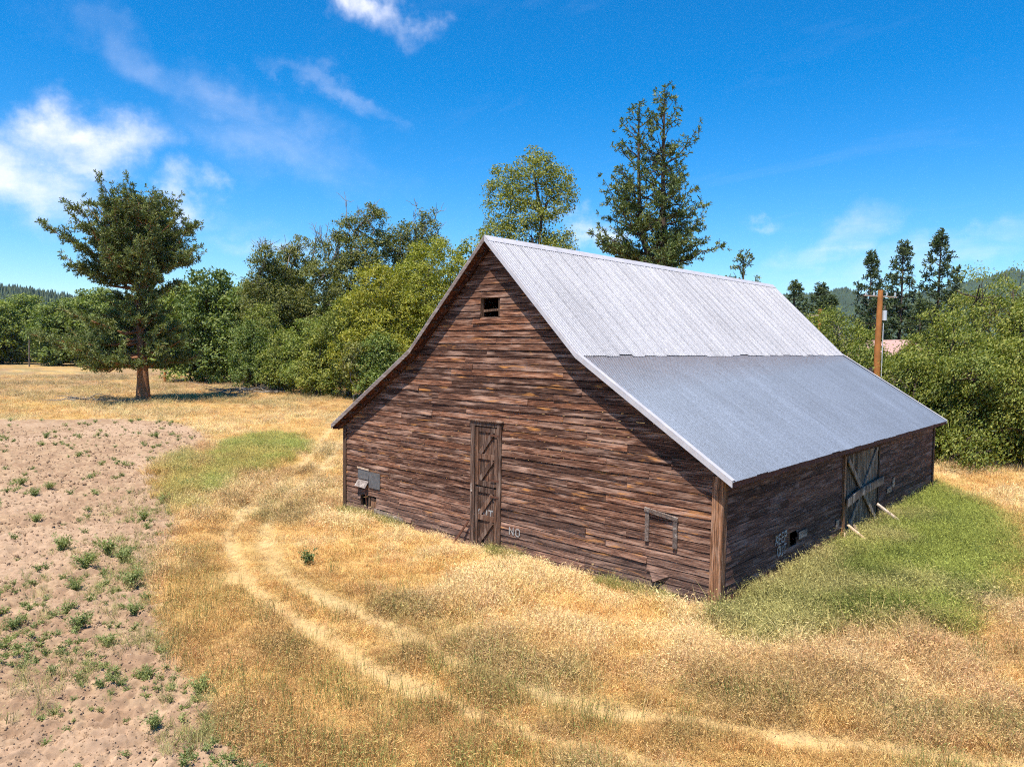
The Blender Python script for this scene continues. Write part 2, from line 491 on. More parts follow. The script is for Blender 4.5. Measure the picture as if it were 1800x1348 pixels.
def roof_mat(name, base, tint, speck, metal, rough, streak_amt, dark):
    m, nt, out = new_mat(name)
    geo = N(nt, 'ShaderNodeNewGeometry')
    oi = N(nt, 'ShaderNodeObjectInfo')
    mp = N(nt, 'ShaderNodeMapping', ins={'Vector': geo.outputs['Position'], 'Scale': (0.35, 7.0, 0.35)})
    st = noise_n(nt, mp.outputs[0], 1.6, 6.0, 0.65)
    sp = noise_n(nt, geo.outputs['Position'], speck, 2.0, 0.7)
    big = noise_n(nt, geo.outputs['Position'], 0.45, 3.0, 0.5)
    c = ramp(nt, st, [(0.25, tuple(x * (1 - streak_amt) for x in base)), (0.6, base), (0.85, tint)])
    s2 = N(nt, 'ShaderNodeMapRange', ins={'Value': sp, 'From Min': 0.3, 'From Max': 0.7, 'To Min': 0.66, 'To Max': 1.36}).outputs[0]
    c = mixc(nt, 1.0, c, N(nt, 'ShaderNodeCombineXYZ', ins={0: s2, 1: s2, 2: s2}).outputs[0], 'MULTIPLY')
    b3 = N(nt, 'ShaderNodeMapRange', ins={'Value': big, 'From Min': 0.3, 'From Max': 0.7, 'To Min': 0.92, 'To Max': 1.08}).outputs[0]
    pr = N(nt, 'ShaderNodeMapRange', ins={'Value': oi.outputs['Random'], 'To Min': 0.95, 'To Max': 1.05}).outputs[0]
    b4 = math_n(nt, 'MULTIPLY', b3, pr)
    c = mixc(nt, 1.0, c, N(nt, 'ShaderNodeCombineXYZ', ins={0: b4, 1: b4, 2: b4}).outputs[0], 'MULTIPLY')
    b = N(nt, 'ShaderNodeBsdfPrincipled', ins={'Base Color': c, 'Roughness': rough, 'Metallic': metal})
    b.inputs['Specular IOR Level'].default_value = 0.4
    nt.links.new(b.outputs[0], out.inputs[0])
    return m


M_ROOF_U = roof_mat('weathered_ribbed_tin', (0.355, 0.345, 0.362), (0.41, 0.395, 0.41), 24.0, 0.12, 0.55, 0.16, 0)
M_ROOF_L = roof_mat('sky_tinted_corrugated_tin', (0.122, 0.146, 0.192), (0.165, 0.188, 0.235), 30.0, 0.15, 0.5, 0.22, 0)  # blue-grey base paints in the sky that galvanised sheets reflect
M_TRIM = plain_mat('galvanised_flashing', (0.50, 0.47, 0.48), 0.5, 0.2, 0.15, 3.0)
M_TRIM_W = wood_mat('grey_rake_board', (0.16, 0.13, 0.12), (0.25, 0.21, 0.20), (0.34, 0.30, 0.29), (0.3, 0.2, 0.15), 0.2, 'X')
M_FASCIA = plain_mat('dark_red_fascia', (0.075, 0.026, 0.024), 0.8, 0.0, 0.4, 5.0)

L_PINE = leaf_mat('pine_needles', (0.062, 0.090, 0.020), (0.118, 0.150, 0.036), (0.235, 0.245, 0.080), 0.2, 0.1)
L_PINE_FAR = leaf_mat('far_pine_needles', (0.040, 0.066, 0.022), (0.075, 0.105, 0.036), (0.130, 0.155, 0.060), 0.2, 0.2)
L_COTTON = leaf_mat('cottonwood_leaves', (0.068, 0.090, 0.014), (0.137, 0.152, 0.025), (0.275, 0.253, 0.063), 0.3, 0.15)
L_WILLOW = leaf_mat('willow_leaves', (0.137, 0.159, 0.012), (0.257, 0.268, 0.020), (0.420, 0.383, 0.046), 0.35, 0.08)
L_BUSH = leaf_mat('bush_leaves', (0.094, 0.127, 0.014), (0.179, 0.210, 0.023), (0.343, 0.325, 0.063), 0.32, 0.12)
L_ROW = leaf_mat('row_tree_leaves', (0.077, 0.119, 0.016), (0.145, 0.195, 0.027), (0.275, 0.296, 0.063), 0.3, 0.2)
L_WEED = leaf_mat('weed_leaves', (0.14, 0.175, 0.045), (0.22, 0.255, 0.075), (0.33, 0.35, 0.13), 0.35, 0.15)
M_BARK = plain_mat('dark_bark', (0.075, 0.052, 0.038), 0.9, 0, 0.5, 4.0, 0.5)
M_BARK_RED = plain_mat('reddish_pine_bark', (0.25, 0.115, 0.055), 0.9, 0, 0.6, 5.0, 0.8)
M_BARK_GREY = plain_mat('grey_bark', (0.20, 0.17, 0.14), 0.9, 0, 0.4, 4.0, 0.5)
M_BLADE = blade_mat('grass_blades')

# ------------------------------------------------------------------ the ground: regions
SOIL = [(-66.18, -9.44), (-57.56, -0.75), (-52.74, 5.49), (-47.01, 8.23), (-37.36, 5.73), (-30.47, 1.9), (-26.14, -1.08), (-20.95, -3.02), (-15.79, -5.3), (-12.7, -6.98), (-9.85, -8.25), (-7.33, -9.02), (-5.27, -9.47), (-3.4, -9.72), (-1.52, -9.91), (0.42, -10.23), (6, -13), (6, -30), (-80, -40)]
GREEN_L = [(-32.97, 3.99), (-35.64, 7.64), (-34.56, 10.61), (-28.31, 7.33), (-24.89, 3.76), (-21.4, -0.12), (-19.17, -2.4), (-20.22, -2.58), (-25.36, -0.26)]
GREEN_E = [(-31.36, 0.95), (-32.82, 2.47), (-21.59, -2.07), (-17.87, -4.04), (-18.41, -4.59)]
GREEN_R = [(-0.22, -0.6), (0.58, -1.02), (1.46, -1.35), (2.01, -0.74), (2.3, 0.65), (3.01, 1.64), (3.99, 2.04), (4.56, 3.46), (4.5, 6.37), (4.29, 10.24), (3.62, 14.19), (2.03, 16.82), (0.58, 19.4), (-0.25, 20.29), (-0.58, 14.85), (0.09, 7.74)]
RUT1 = [(-58.85, 33.23), (-43.94, 20.07), (-31.03, 9.82), (-22.37, 2.87), (-17.96, -1.45), (-14.6, -4.11), (-12.79, -5.1), (-9.56, -6.25), (-7.54, -6.61), (-5.87, -6.77), (-4.39, -6.94), (-2.81, -6.94), (-1.38, -6.88), (-0.08, -6.77), (1.31, -6.44), (5, -5.0), (14, 2)]
RUT2 = [(-54.02, 32.61), (-40.77, 20.07), (-29.14, 9.96), (-21.66, 3.62), (-17.22, -0.7), (-13.85, -3.36), (-11.71, -4.44), (-9.27, -5.32), (-7.46, -5.48), (-5.61, -5.52), (-3.88, -5.67), (-2.44, -5.76), (-1.05, -5.71), (0.51, -5.33), (2.13, -4.53), (6, -2.5), (14, 4)]


def regions(x, y):
    r = {}
    n1 = fbm(x * 0.9, y * 0.9, 4) - 0.5
    n2 = fbm(x * 0.25 + 9, y * 0.25 + 4, 3) - 0.5
    far = np.clip(np.hypot(x - CAM[0], y - CAM[1]) / 40, 0.3, 3)
    r['soil'] = 1 - sstep(-0.25, 0.35, sdist_poly(x, y, SOIL) + n1 * 1.3 * np.minimum(far, 1.5))
    gl = 1 - sstep(-0.7, 0.3, sdist_poly(x, y, GREEN_L) + n1 * 2.2 + 0.05)
    ge = 1 - sstep(-0.5, 0.5, sdist_poly(x, y, GREEN_E) + n1 * 3.0)
    n5 = fbm(x * 3.1 + 77, y * 3.1 + 19, 3) - 0.5
    gl *= 0.55 + 0.45 * sstep(-0.2, 0.05, n5 + n2)
    gr = 1 - sstep(-0.6, 0.45, sdist_poly(x, y, GREEN_R) + n1 * 1.4 + n5 * 1.6)
    r['greenl'] = np.maximum(gl, ge * 0.6)
    r['greenr'] = gr
    w1, w2 = dist_line(x, y, RUT1), dist_line(x, y, RUT2)
    brk = sstep(-0.22, 0.05, fbm(x * 0.45 + 70, y * 0.45 + 11, 3) - 0.5 + 0.3 * n1)
    r['rut'] = np.maximum(1 - sstep(0.05, 0.42, w1 + n1 * 0.6), 1 - sstep(0.05, 0.42, w2 + n1 * 0.6)) * np.maximum(0.55 + 0.4 * brk, 0.85 * sstep(-12.5, -16.0, x))
    side = np.exp(-((w1 - 0.85) / 0.45) ** 2) + np.exp(-((w2 - 0.85) / 0.45) ** 2)
    r['side'] = np.clip(side, 0, 1) * sstep(-0.15, 0.12, n2 + 0.6 * n1)
    ww, al = dist_line(x, y, RUT2, True)
    r['stri'] = sstep(0.50, 0.66, fbm(ww * 1.15 + 5, al * 0.10 + 3, 3, 0.6)) * np.exp(-(ww / 4.5) ** 2)
    r['n1'], r['n2'] = n1, n2
    r['n3'] = fbm(x * 0.11 + 3, y * 0.11 + 8, 3) - 0.5
    r['w'] = np.minimum(w1, w2)
    return r


C_SOIL = np.array([0.365, 0.246, 0.152])
C_SOIL2 = np.array([0.26, 0.16, 0.10])
C_STRAW = np.array([0.82, 0.60, 0.31])
C_GOLD = np.array([0.72, 0.455, 0.175])
C_BROWN = np.array([0.50, 0.30, 0.125])
C_OLIVE = np.array([0.30, 0.25, 0.085])
C_GREEN = np.array([0.32, 0.345, 0.08])
C_GREEN2 = np.array([0.195, 0.225, 0.055])
C_PINK = np.array([0.42, 0.27, 0.19])


def mix(a, b, t):
    t = np.asarray(t)[..., None]
    return a * (1 - t) + b * t


def grass_colour(x, y, r=None):
    r = r or regions(x, y)
    n1, n2, n3 = r['n1'], r['n2'], r['n3']
    c = mix(C_GOLD, C_STRAW, sstep(-0.12, 0.16, n2 + 0.5 * n1))
    c = mix(c, C_BROWN, 0.6 * sstep(0.05, 0.22, -n3 + 0.6 * n1))
    yard = sstep(-4.9, -3.4, y + 0.6 * n1) * (y < 0.2) * (x < 1.2) * sstep(-14.5, -12.5, x + 2 * n1)
    c = mix(c, mix(C_GOLD * 1.08, C_STRAW * 1.05, sstep(-0.15, 0.15, n1 + 0.5 * n2)), 0.8 * yard)
    # the strip between camera and ruts is browner and partly olive
    bottom = sstep(1.5, -2.0, (y + 3.2) - 0.25 * (x + 2)) * sstep(-9.0, -3.0, x)
    c = mix(c, C_BROWN * 1.25, 0.35 * bottom * sstep(-0.2, 0.15, n1 + n2))
    c = mix(c, C_OLIVE, 0.15 * bottom * sstep(0.0, 0.18, n2 - 0.3 * n1))
    c = mix(c, C_OLIVE * 0.8, 0.24 * r['stri'] * (1 - 0.75 * yard))
    c = mix(c, C_OLIVE * 0.9, 0.42 * r['side'] * np.where(x < -16, 0.5, 1.0))
    c = mix(c, C_STRAW, 0.6 * r['rut'])
    d = np.hypot(x - CAM[0], y - CAM[1])
    farp = sstep(60, 130, d)
    c = mix(c, C_PINK * 0.85, 0.6 * farp * sstep(-0.1, 0.1, n3))
    c = mix(c, C_OLIVE, 0.45 * sstep(45, 80, d) * sstep(0.02, 0.14, n2))
    g = mix(C_GREEN, C_GREEN2, sstep(-0.05, 0.2, n1 + n2))
    g = mix(g, C_STRAW, 0.30 * sstep(0.05, 0.22, n2 - n1 * 0.4))
    c = mix(c, g, r['greenr'])
    c = mix(c, mix(np.array([0.36, 0.41, 0.085]), C_STRAW, 0.12 + 0 * n1), r['greenl'] * 0.95)
    return c


def ground_height(x, y, r):
    d = np.hypot(x - CAM[0], y - CAM[1])
    clod = fbm(x * 2.3, y * 2.3, 5, 0.6) - 0.5
    ridge = np.abs(fbm(x * 1.1 + 30, y * 1.1, 3) - 0.5)
    fade = 1 - sstep(40, 90, d)
    fine = fbm(x * 7.0 + 3, y * 7.0 + 9, 3, 0.6) - 0.5
    h = r['soil'] * (clod * 0.22 - ridge * 0.14 + fine * 0.24) * fade
    h += (1 - r['soil']) * (r['n1'] * 0.10 + r['n2'] * 0.18) * fade
    h -= r['rut'] * 0.07
    barn = np.maximum(np.maximum(-15.0 - x, x - 0.8), np.maximum(-0.8 - y, y - 19.5))
    h *= sstep(-0.2, 1.5, barn)
    return h - 0.02


def build_ground():
    a = np.radians(np.concatenate([np.linspace(-180, -62, 36, endpoint=False), np.linspace(-62, -41, 36, endpoint=False), np.linspace(-41, 41, 660, endpoint=False),
                                   np.linspace(41, 62, 36, endpoint=False), np.linspace(62, 180, 36, endpoint=False)])) + YAW
    rr = [0.0, 2.0, 4.0, 6.0, 8.0]
    while rr[-1] < 24: rr.append(rr[-1] * 1.0042)
    while rr[-1] < 70: rr.append(rr[-1] * 1.0068)
    while rr[-1] < 5200: rr.append(rr[-1] * 1.045)
    rr = np.array(rr[1:])
    A, R = np.meshgrid(a, rr)
    x = CAM[0] + R * np.sin(A); y = CAM[1] + R * np.cos(A)
    rg = regions(x.ravel(), y.ravel())
    z = ground_height(x.ravel(), y.ravel(), rg)
    nr, na = x.shape
    v = np.stack([x.ravel(), y.ravel(), z], 1)
    i = np.arange(nr - 1)[:, None] * na
    j = np.arange(na)[None, :]; k = (j + 1) % na
    f = np.stack([i + j, i + na + j, i + na + k, i + k], -1).reshape(-1, 4)
    b = MB(); b.add(v, f[:, ::-1]); 
    b.add(np.concatenate([v[:na], [[CAM[0], CAM[1], 0]]]), np.stack([np.arange(na), (np.arange(na) + 1) % na, np.full(na, na)], 1)[:, ::-1])
    c = grass_colour(x.ravel(), y.ravel(), rg) * 0.62
    sn = fbm(x.ravel() * 3.1, y.ravel() * 3.1, 4)
    soil = mix(C_SOIL, C_SOIL2, sstep(0.42, 0.62, sn) * 0.7)
    soil = mix(soil, np.array([0.41, 0.28, 0.185]), 0.6 * sstep(0.0, 0.15, rg['n2']))
    c = mix(c, soil, rg['soil'])
    c = np.concatenate([c, c[:na], [[0.4, 0.3, 0.2]]])
    me = b.mesh('ground', smooth=True)
    at = me.attributes.new('col', 'FLOAT_COLOR', 'POINT')
    at.data.foreach_set('color', np.concatenate([c, np.ones((len(c), 1))], 1).astype(np.float32).ravel())
    m, nt, out = new_mat('field_ground')
    ca = N(nt, 'ShaderNodeAttribute', attribute_name='col')
    geo = N(nt, 'ShaderNodeNewGeometry')
    n = noise_n(nt, geo.outputs['Position'], 5.0, 8.0, 0.7)
    f_ = N(nt, 'ShaderNodeMapRange', ins={'Value': n, 'From Min': 0.3, 'From Max': 0.7, 'To Min': 0.72, 'To Max': 1.28}).outputs[0]
    cc = N(nt, 'ShaderNodeVectorMath', operation='SCALE', ins={0: ca.outputs['Vector'], 'Scale': f_})
    bp = N(nt, 'ShaderNodeBump', ins={'Strength': 0.7, 'Distance': 0.06, 'Height': n})
    bs = N(nt, 'ShaderNodeBsdfDiffuse', ins={'Color': cc.outputs[0], 'Normal': bp.outputs[0], 'Roughness': 0.8})
    nt.links.new(bs.outputs[0], out.inputs[0])
    me.materials.append(m)
    o = bpy.data.objects.new('ground', me)
    COL.objects.link(o)
    tag(o, 'dry golden field with bare tilled soil and wheel tracks', 'ground', kind='structure')


build_ground()


# hills, far off, with forest
def build_hill(name, cx, cy, lx, ly, h, rz, seed, label, ntree):
    r = np.random.default_rng(seed)
    n, mm = 60, 30
    u, w = np.meshgrid(np.linspace(-1, 1, n), np.linspace(-1, 1, mm))
    prof = (1 - u ** 2) ** 0.8 * (1 - w ** 2)
    z = h * prof * (0.6 + 0.8 * fbm(u * 2.2 + seed, w * 1.5 + seed * 2, 4)) - 4
    ca, sa = math.cos(rz), math.sin(rz)
    X = cx + u * lx * ca - w * ly * sa; Y = cy + u * lx * sa + w * ly * ca
    v = np.stack([X, Y, z], -1).reshape(-1, 3)
    i = np.arange(mm - 1)[:, None] * n; j = np.arange(n - 1)[None, :]
    f = np.stack([i + j, i + j + 1, i + n + j + 1, i + n + j], -1).reshape(-1, 4)
    b = MB(); b.add(v, f)
    o = b.build(name, M_HILL, smooth=True)
    tag(o, label, 'hill', kind='structure')
    # conifers that cover it: a wood nobody could count
    tu = r.uniform(-0.97, 0.97, ntree); tw = r.uniform(-0.95, 0.6, ntree)
    ui = np.clip(((tu + 1) / 2 * (n - 1)).astype(int), 0, n - 1); wi = np.clip(((tw + 1) / 2 * (mm - 1)).astype(int), 0, mm - 1)
    tz = z[wi, ui]
    tx = cx + tu * lx * ca - tw * ly * sa; ty = cy + tu * lx * sa + tw * ly * ca
    th = r.uniform(8, 15, ntree); tr = th * r.uniform(0.16, 0.26, ntree)
    an = np.arange(5) * 2 * np.pi / 5
    ring = np.stack([np.cos(an), np.sin(an), 0 * an], -1)
    base = np.stack([tx, ty, tz + 1], -1)[:, None, :] + ring[None] * tr[:, None, None]
    top = np.stack([tx, ty, tz + th], -1)[:, None, :]
    vv = np.concatenate([base, top], 1)
    k = np.arange(ntree)[:, None] * 6
    q = np.arange(5)[None, :]
    ff = np.stack([k + q, k + (q + 1) % 5, k + 5 + 0 * q], -1).reshape(-1, 3)
    b = MB(); b.add(vv.reshape(-1, 3), ff, np.repeat(r.random(ntree), 5))
    t = b.build('hill_forest', L_PINE_FAR, attr='v')
    tag(t, 'dark conifer forest covering ' + label.split(' with')[0], 'forest', kind='stuff')


M_HILL = plain_mat('forested_hill', (0.035, 0.055, 0.022), 0.95, 0, 0.4, 0.02)
build_hill('hills', -1530, 330, 560, 260, 100, math.radians(20), 3, 'distant wooded hill at the far edge of the field', 9000)
build_hill('hills', -760, 2150, 420, 300, 150, math.radians(20), 8, 'distant blue wooded hill beyond the barn roof end', 7000)
build_hill('hills', -330, 2500, 560, 300, 190, math.radians(20), 12, 'distant blue wooded hill behind the hedge of big bushes', 8000)

# ------------------------------------------------------------------ the barn
W, L = 14.28, 18.707
MID = -W / 2
RID, KNE, KX, OV, OG, OGF, EZ = 8.916, 5.712, 3.258, 0.345, 0.321, 0.506, 3.05
EAVE_A = W / 2 + OV
EXPO = 0.1865
barn = empty('barn', (0, 0, 0))
tag(barn, 'large old weathered brown timber barn with two-tone metal roof', 'barn')


def roof_z(a):
    a = abs(a)
    return RID - (RID - KNE) * a / KX if a <= KX else KNE - (KNE - EZ) * (a - KX) / (EAVE_A - KX)


def half_at(z, t=0.16):
    """half width of the gable wall where the roof's underside is at height z"""
    z = z + t
    if z <= roof_z(W / 2): return W / 2
    if z <= KNE: return KX + (KNE - z) / (KNE - EZ) * (EAVE_A - KX)
    return max(0.0, (RID - z) / (RID - KNE) * KX)


def board_mesh(l0b, l1b, l0t, l1t, z0, z1, rg, warp=1.0):
    """one lap board in wall space: l along the wall, out = distance off the wall, z up"""
    seg = 4
    t = np.linspace(0, 1, seg + 1)
    bow = rg.normal(0, 0.003 * warp) * np.sin(np.pi * t) + rg.normal(0, 0.0025 * warp, seg + 1)
    lift = np.zeros(seg + 1)
    if rg.random() < 0.16 * warp: lift[-1] += rg.uniform(0.008, 0.035)
    if rg.random() < 0.16 * warp: lift[0] += rg.uniform(0.008, 0.035)
    sag = rg.normal(0, 0.005) * (t - 0.5) + rg.normal(0, 0.002, seg + 1)
    base = rg.normal(0, 0.0035)
    ob = 0.037 + base + bow + lift            # outer face at the bottom edge
    ot = 0.021 + base * 0.5 + 0 * t                        # outer face at the top edge
    zb = z0 + 0.007 + np.abs(sag) + abs(rg.normal(0, 0.003))
    zt = z1 - 0.004 + 0 * t
    lb = l0b + (l1b - l0b) * t; lt = l0t + (l1t - l0t) * t
    th = 0.02
    rows = [np.stack([lb, ob - th, zb], 1), np.stack([lb, ob, zb], 1), np.stack([lt, ot, zt], 1), np.stack([lt, ot - th, zt], 1)]
    v = np.stack(rows, 1).reshape(-1, 3)
    f = []
    for i in range(seg):
        a, b = i * 4, (i + 1) * 4
        for q in range(4):
            r = (q + 1) % 4
            f.append((a + q, a + r, b + r, b + q))
    f.append((0, 3, 2, 1)); e = seg * 4; f.append((e, e + 1, e + 2, e + 3))
    return v, np.array(f)


def wall_boards(parent, to_world, flip, rows, extents, holes, studs, mat, rg, minlen=1.2, maxlen=5.2, warp=1.0):
    for i in range(rows):
        z0, z1 = i * EXPO - 0.02, (i + 1) * EXPO - 0.02
        e0 = extents(z0); e1 = extents(z1)
        if e0 is None or e0[1] - e0[0] < 0.12: continue
        if e1 is None or e1[1] - e1[0] < 0.0: e1 = ((e0[0] + e0[1]) / 2,) * 2
        spans = [(e0[0], e0[1])]
        for (h0, h1, hz0, hz1) in holes:
            if hz0 < (z0 + z1) / 2 < hz1:
                ns = []
                for a, b in spans:
                    if h1 <= a or h0 >= b: ns.append((a, b)); continue
                    if h0 > a: ns.append((a, h0))
                    if h1 < b: ns.append((h1, b))
                spans = ns
        for a, b in spans:
            cuts = [a]
            while b - cuts[-1] > maxlen:
                ln = rg.uniform(minlen, maxlen)
                tgt = cuts[-1] + ln
                tgt = a + round((tgt - a) / studs) * studs + rg.normal(0, 0.01)
                if b - tgt < 0.5 or tgt - cuts[-1] < 0.5: tgt = cuts[-1] + (b - cuts[-1]) / 2
                cuts.append(tgt)
            if b - a > 2.6 and len(cuts) == 1 and rg.random() < 0.6:
                cuts.append(a + (b - a) * rg.uniform(0.3, 0.7))
            cuts.append(b)
            for c0, c1 in zip(cuts[:-1], cuts[1:]):
                g = 0.0025
                t0 = max(c0, e1[0]) if c0 == e0[0] else c0
                t1 = min(c1, e1[1]) if c1 == e0[1] else c1
                t0, t1 = min(t0, t1), max(t0, t1)
                v, f = board_mesh(c0 + g, c1 - g, t0 + g, max(t1 - g, t0 + g + 0.001), z0, z1, rg, warp)
                if flip: f = f[:, ::-1]
                MB().add(to_world(v), f).build('board', mat, parent)


def front_space(v): return np.stack([v[:, 0], -v[:, 1], v[:, 2]], 1)
def side_space(v): return np.stack([v[:, 1], v[:, 0], v[:, 2]], 1)


rgb = np.random.default_rng(21)
# framing behind the front boards carries them
b = MB()
for x in np.arange(-W + 0.12, -0.05, 1.22):
    b.box(x - 0.07, x + 0.07, 0.0, 0.14, -0.1, roof_z(x - MID) - 0.3)
for z in (0.3, 2.0, 4.4, 6.3):
    hw = half_at(z) - 0.1
    for x0, x1 in ([(MID - hw, -7.9), (-6.7, MID + hw)] if z < 3.8 else [(MID - hw, MID + hw)]):
        b.box(x0, x1, 0.145, 0.22, z, z + 0.14)
front_wall = b.build('front_wall', M_FRAME, barn)
GW = (-7.59, -6.83, 6.70, 7.26)
DOOR = (-7.82, -6.76, -1.0, 3.72)
HOLE = (-13.36, -12.49, 0.36, 0.72)
wall_boards(front_wall, front_space, False, 48, lambda z: (MID - half_at(z), MID + half_at(z)) if half_at(z) > 0.08 else None,
            [GW, DOOR, HOLE], 0.61, M_BOARD, rgb, 1.8, 5.4)
# side wall
b = MB()
for y in np.arange(0.2, L, 1.22):
    if 7.6 < y < 11.4: continue
    b.box(-0.14, 0.0, y - 0.07, y + 0.07, -0.1, 3.0)
for z in (0.5, 2.0):
    b.box(-0.22, -0.145, 0.2, 7.7, z, z + 0.14); b.box(-0.22, -0.145, 11.4, L - 0.2, z, z + 0.14)
side_wall = b.build('side_wall', M_FRAME, barn)
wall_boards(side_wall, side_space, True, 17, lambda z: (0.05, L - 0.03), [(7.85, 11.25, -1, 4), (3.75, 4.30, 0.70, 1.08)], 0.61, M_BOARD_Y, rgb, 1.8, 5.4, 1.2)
# rear wall and far side wall: lap boards, out of the picture, one part each
for nm, mat, ext, rows, pos in (('rear_wall', M_BOARD, lambda z: (MID - half_at(z), MID + half_at(z)) if half_at(z) > 0.08 else None, 48, 'rear'),
                                ('far_side_wall', M_BOARD_Y, lambda z: (0.05, L - 0.03), 17, 'far')):
    mb = MB()
    for i in range(rows):
        z0, z1 = i * EXPO - 0.02, (i + 1) * EXPO - 0.02
        e0, e1 = ext(z0), ext(z1)
        if e0 is None: continue
        if e1 is None: e1 = ((e0[0] + e0[1]) / 2,) * 2
        v, f = board_mesh(e0[0], e0[1], e1[0], max(e1[1], e1[0] + 0.001), z0, z1, rgb, 0.3)
        if pos == 'rear': mb.add(np.stack([v[:, 0], L + v[:, 1], v[:, 2]], 1), f[:, ::-1])
        else: mb.add(np.stack([-W - v[:, 1], v[:, 0], v[:, 2]], 1), f)
    w_ = mb.build(nm, mat, barn)
    w_['kind'] = 'stuff'

# corner posts
def part(name, mat, parent, fn, label=None):
    mb = MB(); fn(mb); o = mb.build(name, mat, parent)
    if label: o['label'] = label
    return o


cp = part('corner_post', M_POST, barn, lambda m: m.hexa([(-0.235, -0.085, -0.2), (0.03, -0.085, -0.2), (0.03, -0.045, -0.2), (-0.235, -0.045, -0.2),
                                                       (-0.20, -0.085, 3.06), (0.055, -0.085, 3.06), (0.055, -0.045, 3.06), (-0.20, -0.045, 3.06)]), 'thick orange-brown corner post at the near corner')
part('side_face', M_POST, cp, lambda m: m.hexa([(0.032, -0.083, -0.2), (0.055, -0.083, -0.2), (0.055, 0.10, -0.2), (0.032, 0.10, -0.2),
                                                (0.057, -0.083, 3.05), (0.074, -0.083, 3.05), (0.074, 0.12, 3.05), (0.057, 0.12, 3.05)]))
part('corner_post', M_FRAME, barn, lambda m: m.box(-W - 0.075, -W + 0.09, -0.075, -0.045, -0.2, 3.05))
part('corner_post', M_FRAME, barn, lambda m: m.box(0.04, 0.075, L - 0.12, L + 0.07, -0.2, 3.05))
part('corner_post', M_FRAME, barn, lambda m: m.box(-W - 0.075, -W - 0.04, L - 0.1, L + 0.07, -0.2, 3.05))
# bleached board along the foot of the side wall
for y0, y1 in ((0.12, 4.2), (4.22, 7.75), (11.3, 15.0), (15.02, L)):
    part('base_board', M_SILL, side_wall, lambda m: m.box(0.045, 0.085 + rgb.uniform(0, 0.02), y0, y1, -0.2, 0.13 + rgb.uniform(-0.03, 0.03)))
part('base_board', M_SILL, front_wall, lambda m: m.box(-12.6, -11.2, -0.075, -0.04, -0.1, 0.20))

# --- roof
roof = None
prof = [(-EAVE_A, EZ), (-KX, KNE), (0, RID), (KX, KNE), (EAVE_A, EZ)]


def slab(m, x0, z0, x1, z1, y0, y1, off0, off1):
    m.hexa([(x0, y0, z0 - off1), (x1, y0, z1 - off1), (x1, y1, z1 - off1), (x0, y1, z0 - off1), (x0, y0, z0 - off0), (x1, y0, z1 - off0), (x1, y1, z1 - off0), (x0, y1, z0 - off0)])


b = MB()
for (a0, z0), (a1, z1) in zip(prof[:-1], prof[1:]):
    slab(b, MID + a0 * 0.999, z0, MID + a1 * 0.999, z1, -OG + 0.03, L + OGF - 0.03, 0.05, 0.085)
roof = b.build('roof', M_RED, barn)
# rafters and purlin ends that show below the overhang
for s in (-1, 1):
    for (a0, z0), (a1, z1) in (((0.05, RID - 0.05), (KX, KNE)), ((KX, KNE), (EAVE_A - 0.04, EZ + 0.02))):
        part('rake_rafter', M_RED, roof, lambda m: slab(m, MID + s * a0, z0, MID + s * a1, z1, -0.13, -0.085, 0.09, 0.22))
    for k in range(15):
        a = 0.35 + k * (EAVE_A - 0.6) / 14.5
        z = roof_z(a) - 0.125
        part('purlin_end', M_FRAME, roof, lambda m: m.box(MID + s * a - 0.045, MID + s * a + 0.045, -OG + 0.05, -0.14, z - 0.04, z + 0.035))

PITCH_Y = 0.6105
NS = 32
rl = np.random.default_rng(4)


def sheet_mesh(name, a0, z0, a1, z1, kind, s, mat):
    """one metal sheet from (a0,z0) at the top to (a1,z1) at the bottom, its profile across y"""
    if kind == 'rib':
        pts = []
        for c, hgt in ((0.0, 0.030), (0.102, 0.008), (0.203, 0.015), (0.305, 0.008), (0.407, 0.015), (0.508, 0.008)):
            pts += [(c - 0.016, 0), (c - 0.006, hgt), (c + 0.006, hgt), (c + 0.016, 0)]
        pts = [(p, q) for p, q in pts] + [(PITCH_Y - 0.018, 0.0)]
    else:
        n = 8; pts = []
        for i in range(n * 3 + 1):
            y = i / 3 * PITCH_Y / n
            pts.append((y, (0.0, 0.018, 0.012)[i % 3]))
    sl = np.array([a1 - a0, z1 - z0]); ln = np.linalg.norm(sl)
    nx, nz = -(z1 - z0) / ln, (a1 - a0) / ln
    v = []
    for a, z in ((a0, z0), (a1, z1)):
        for y, h in pts:
            v.append((s * (a + nx * h), y, z + nz * h))
    n = len(pts)
    f = [(i, i + 1, n + i + 1, n + i) for i in range(n - 1)]
    if s > 0: f = [q[::-1] for q in f]
    me = MB().add(v, f).mesh(name)
    me.materials.append(mat)
    return me


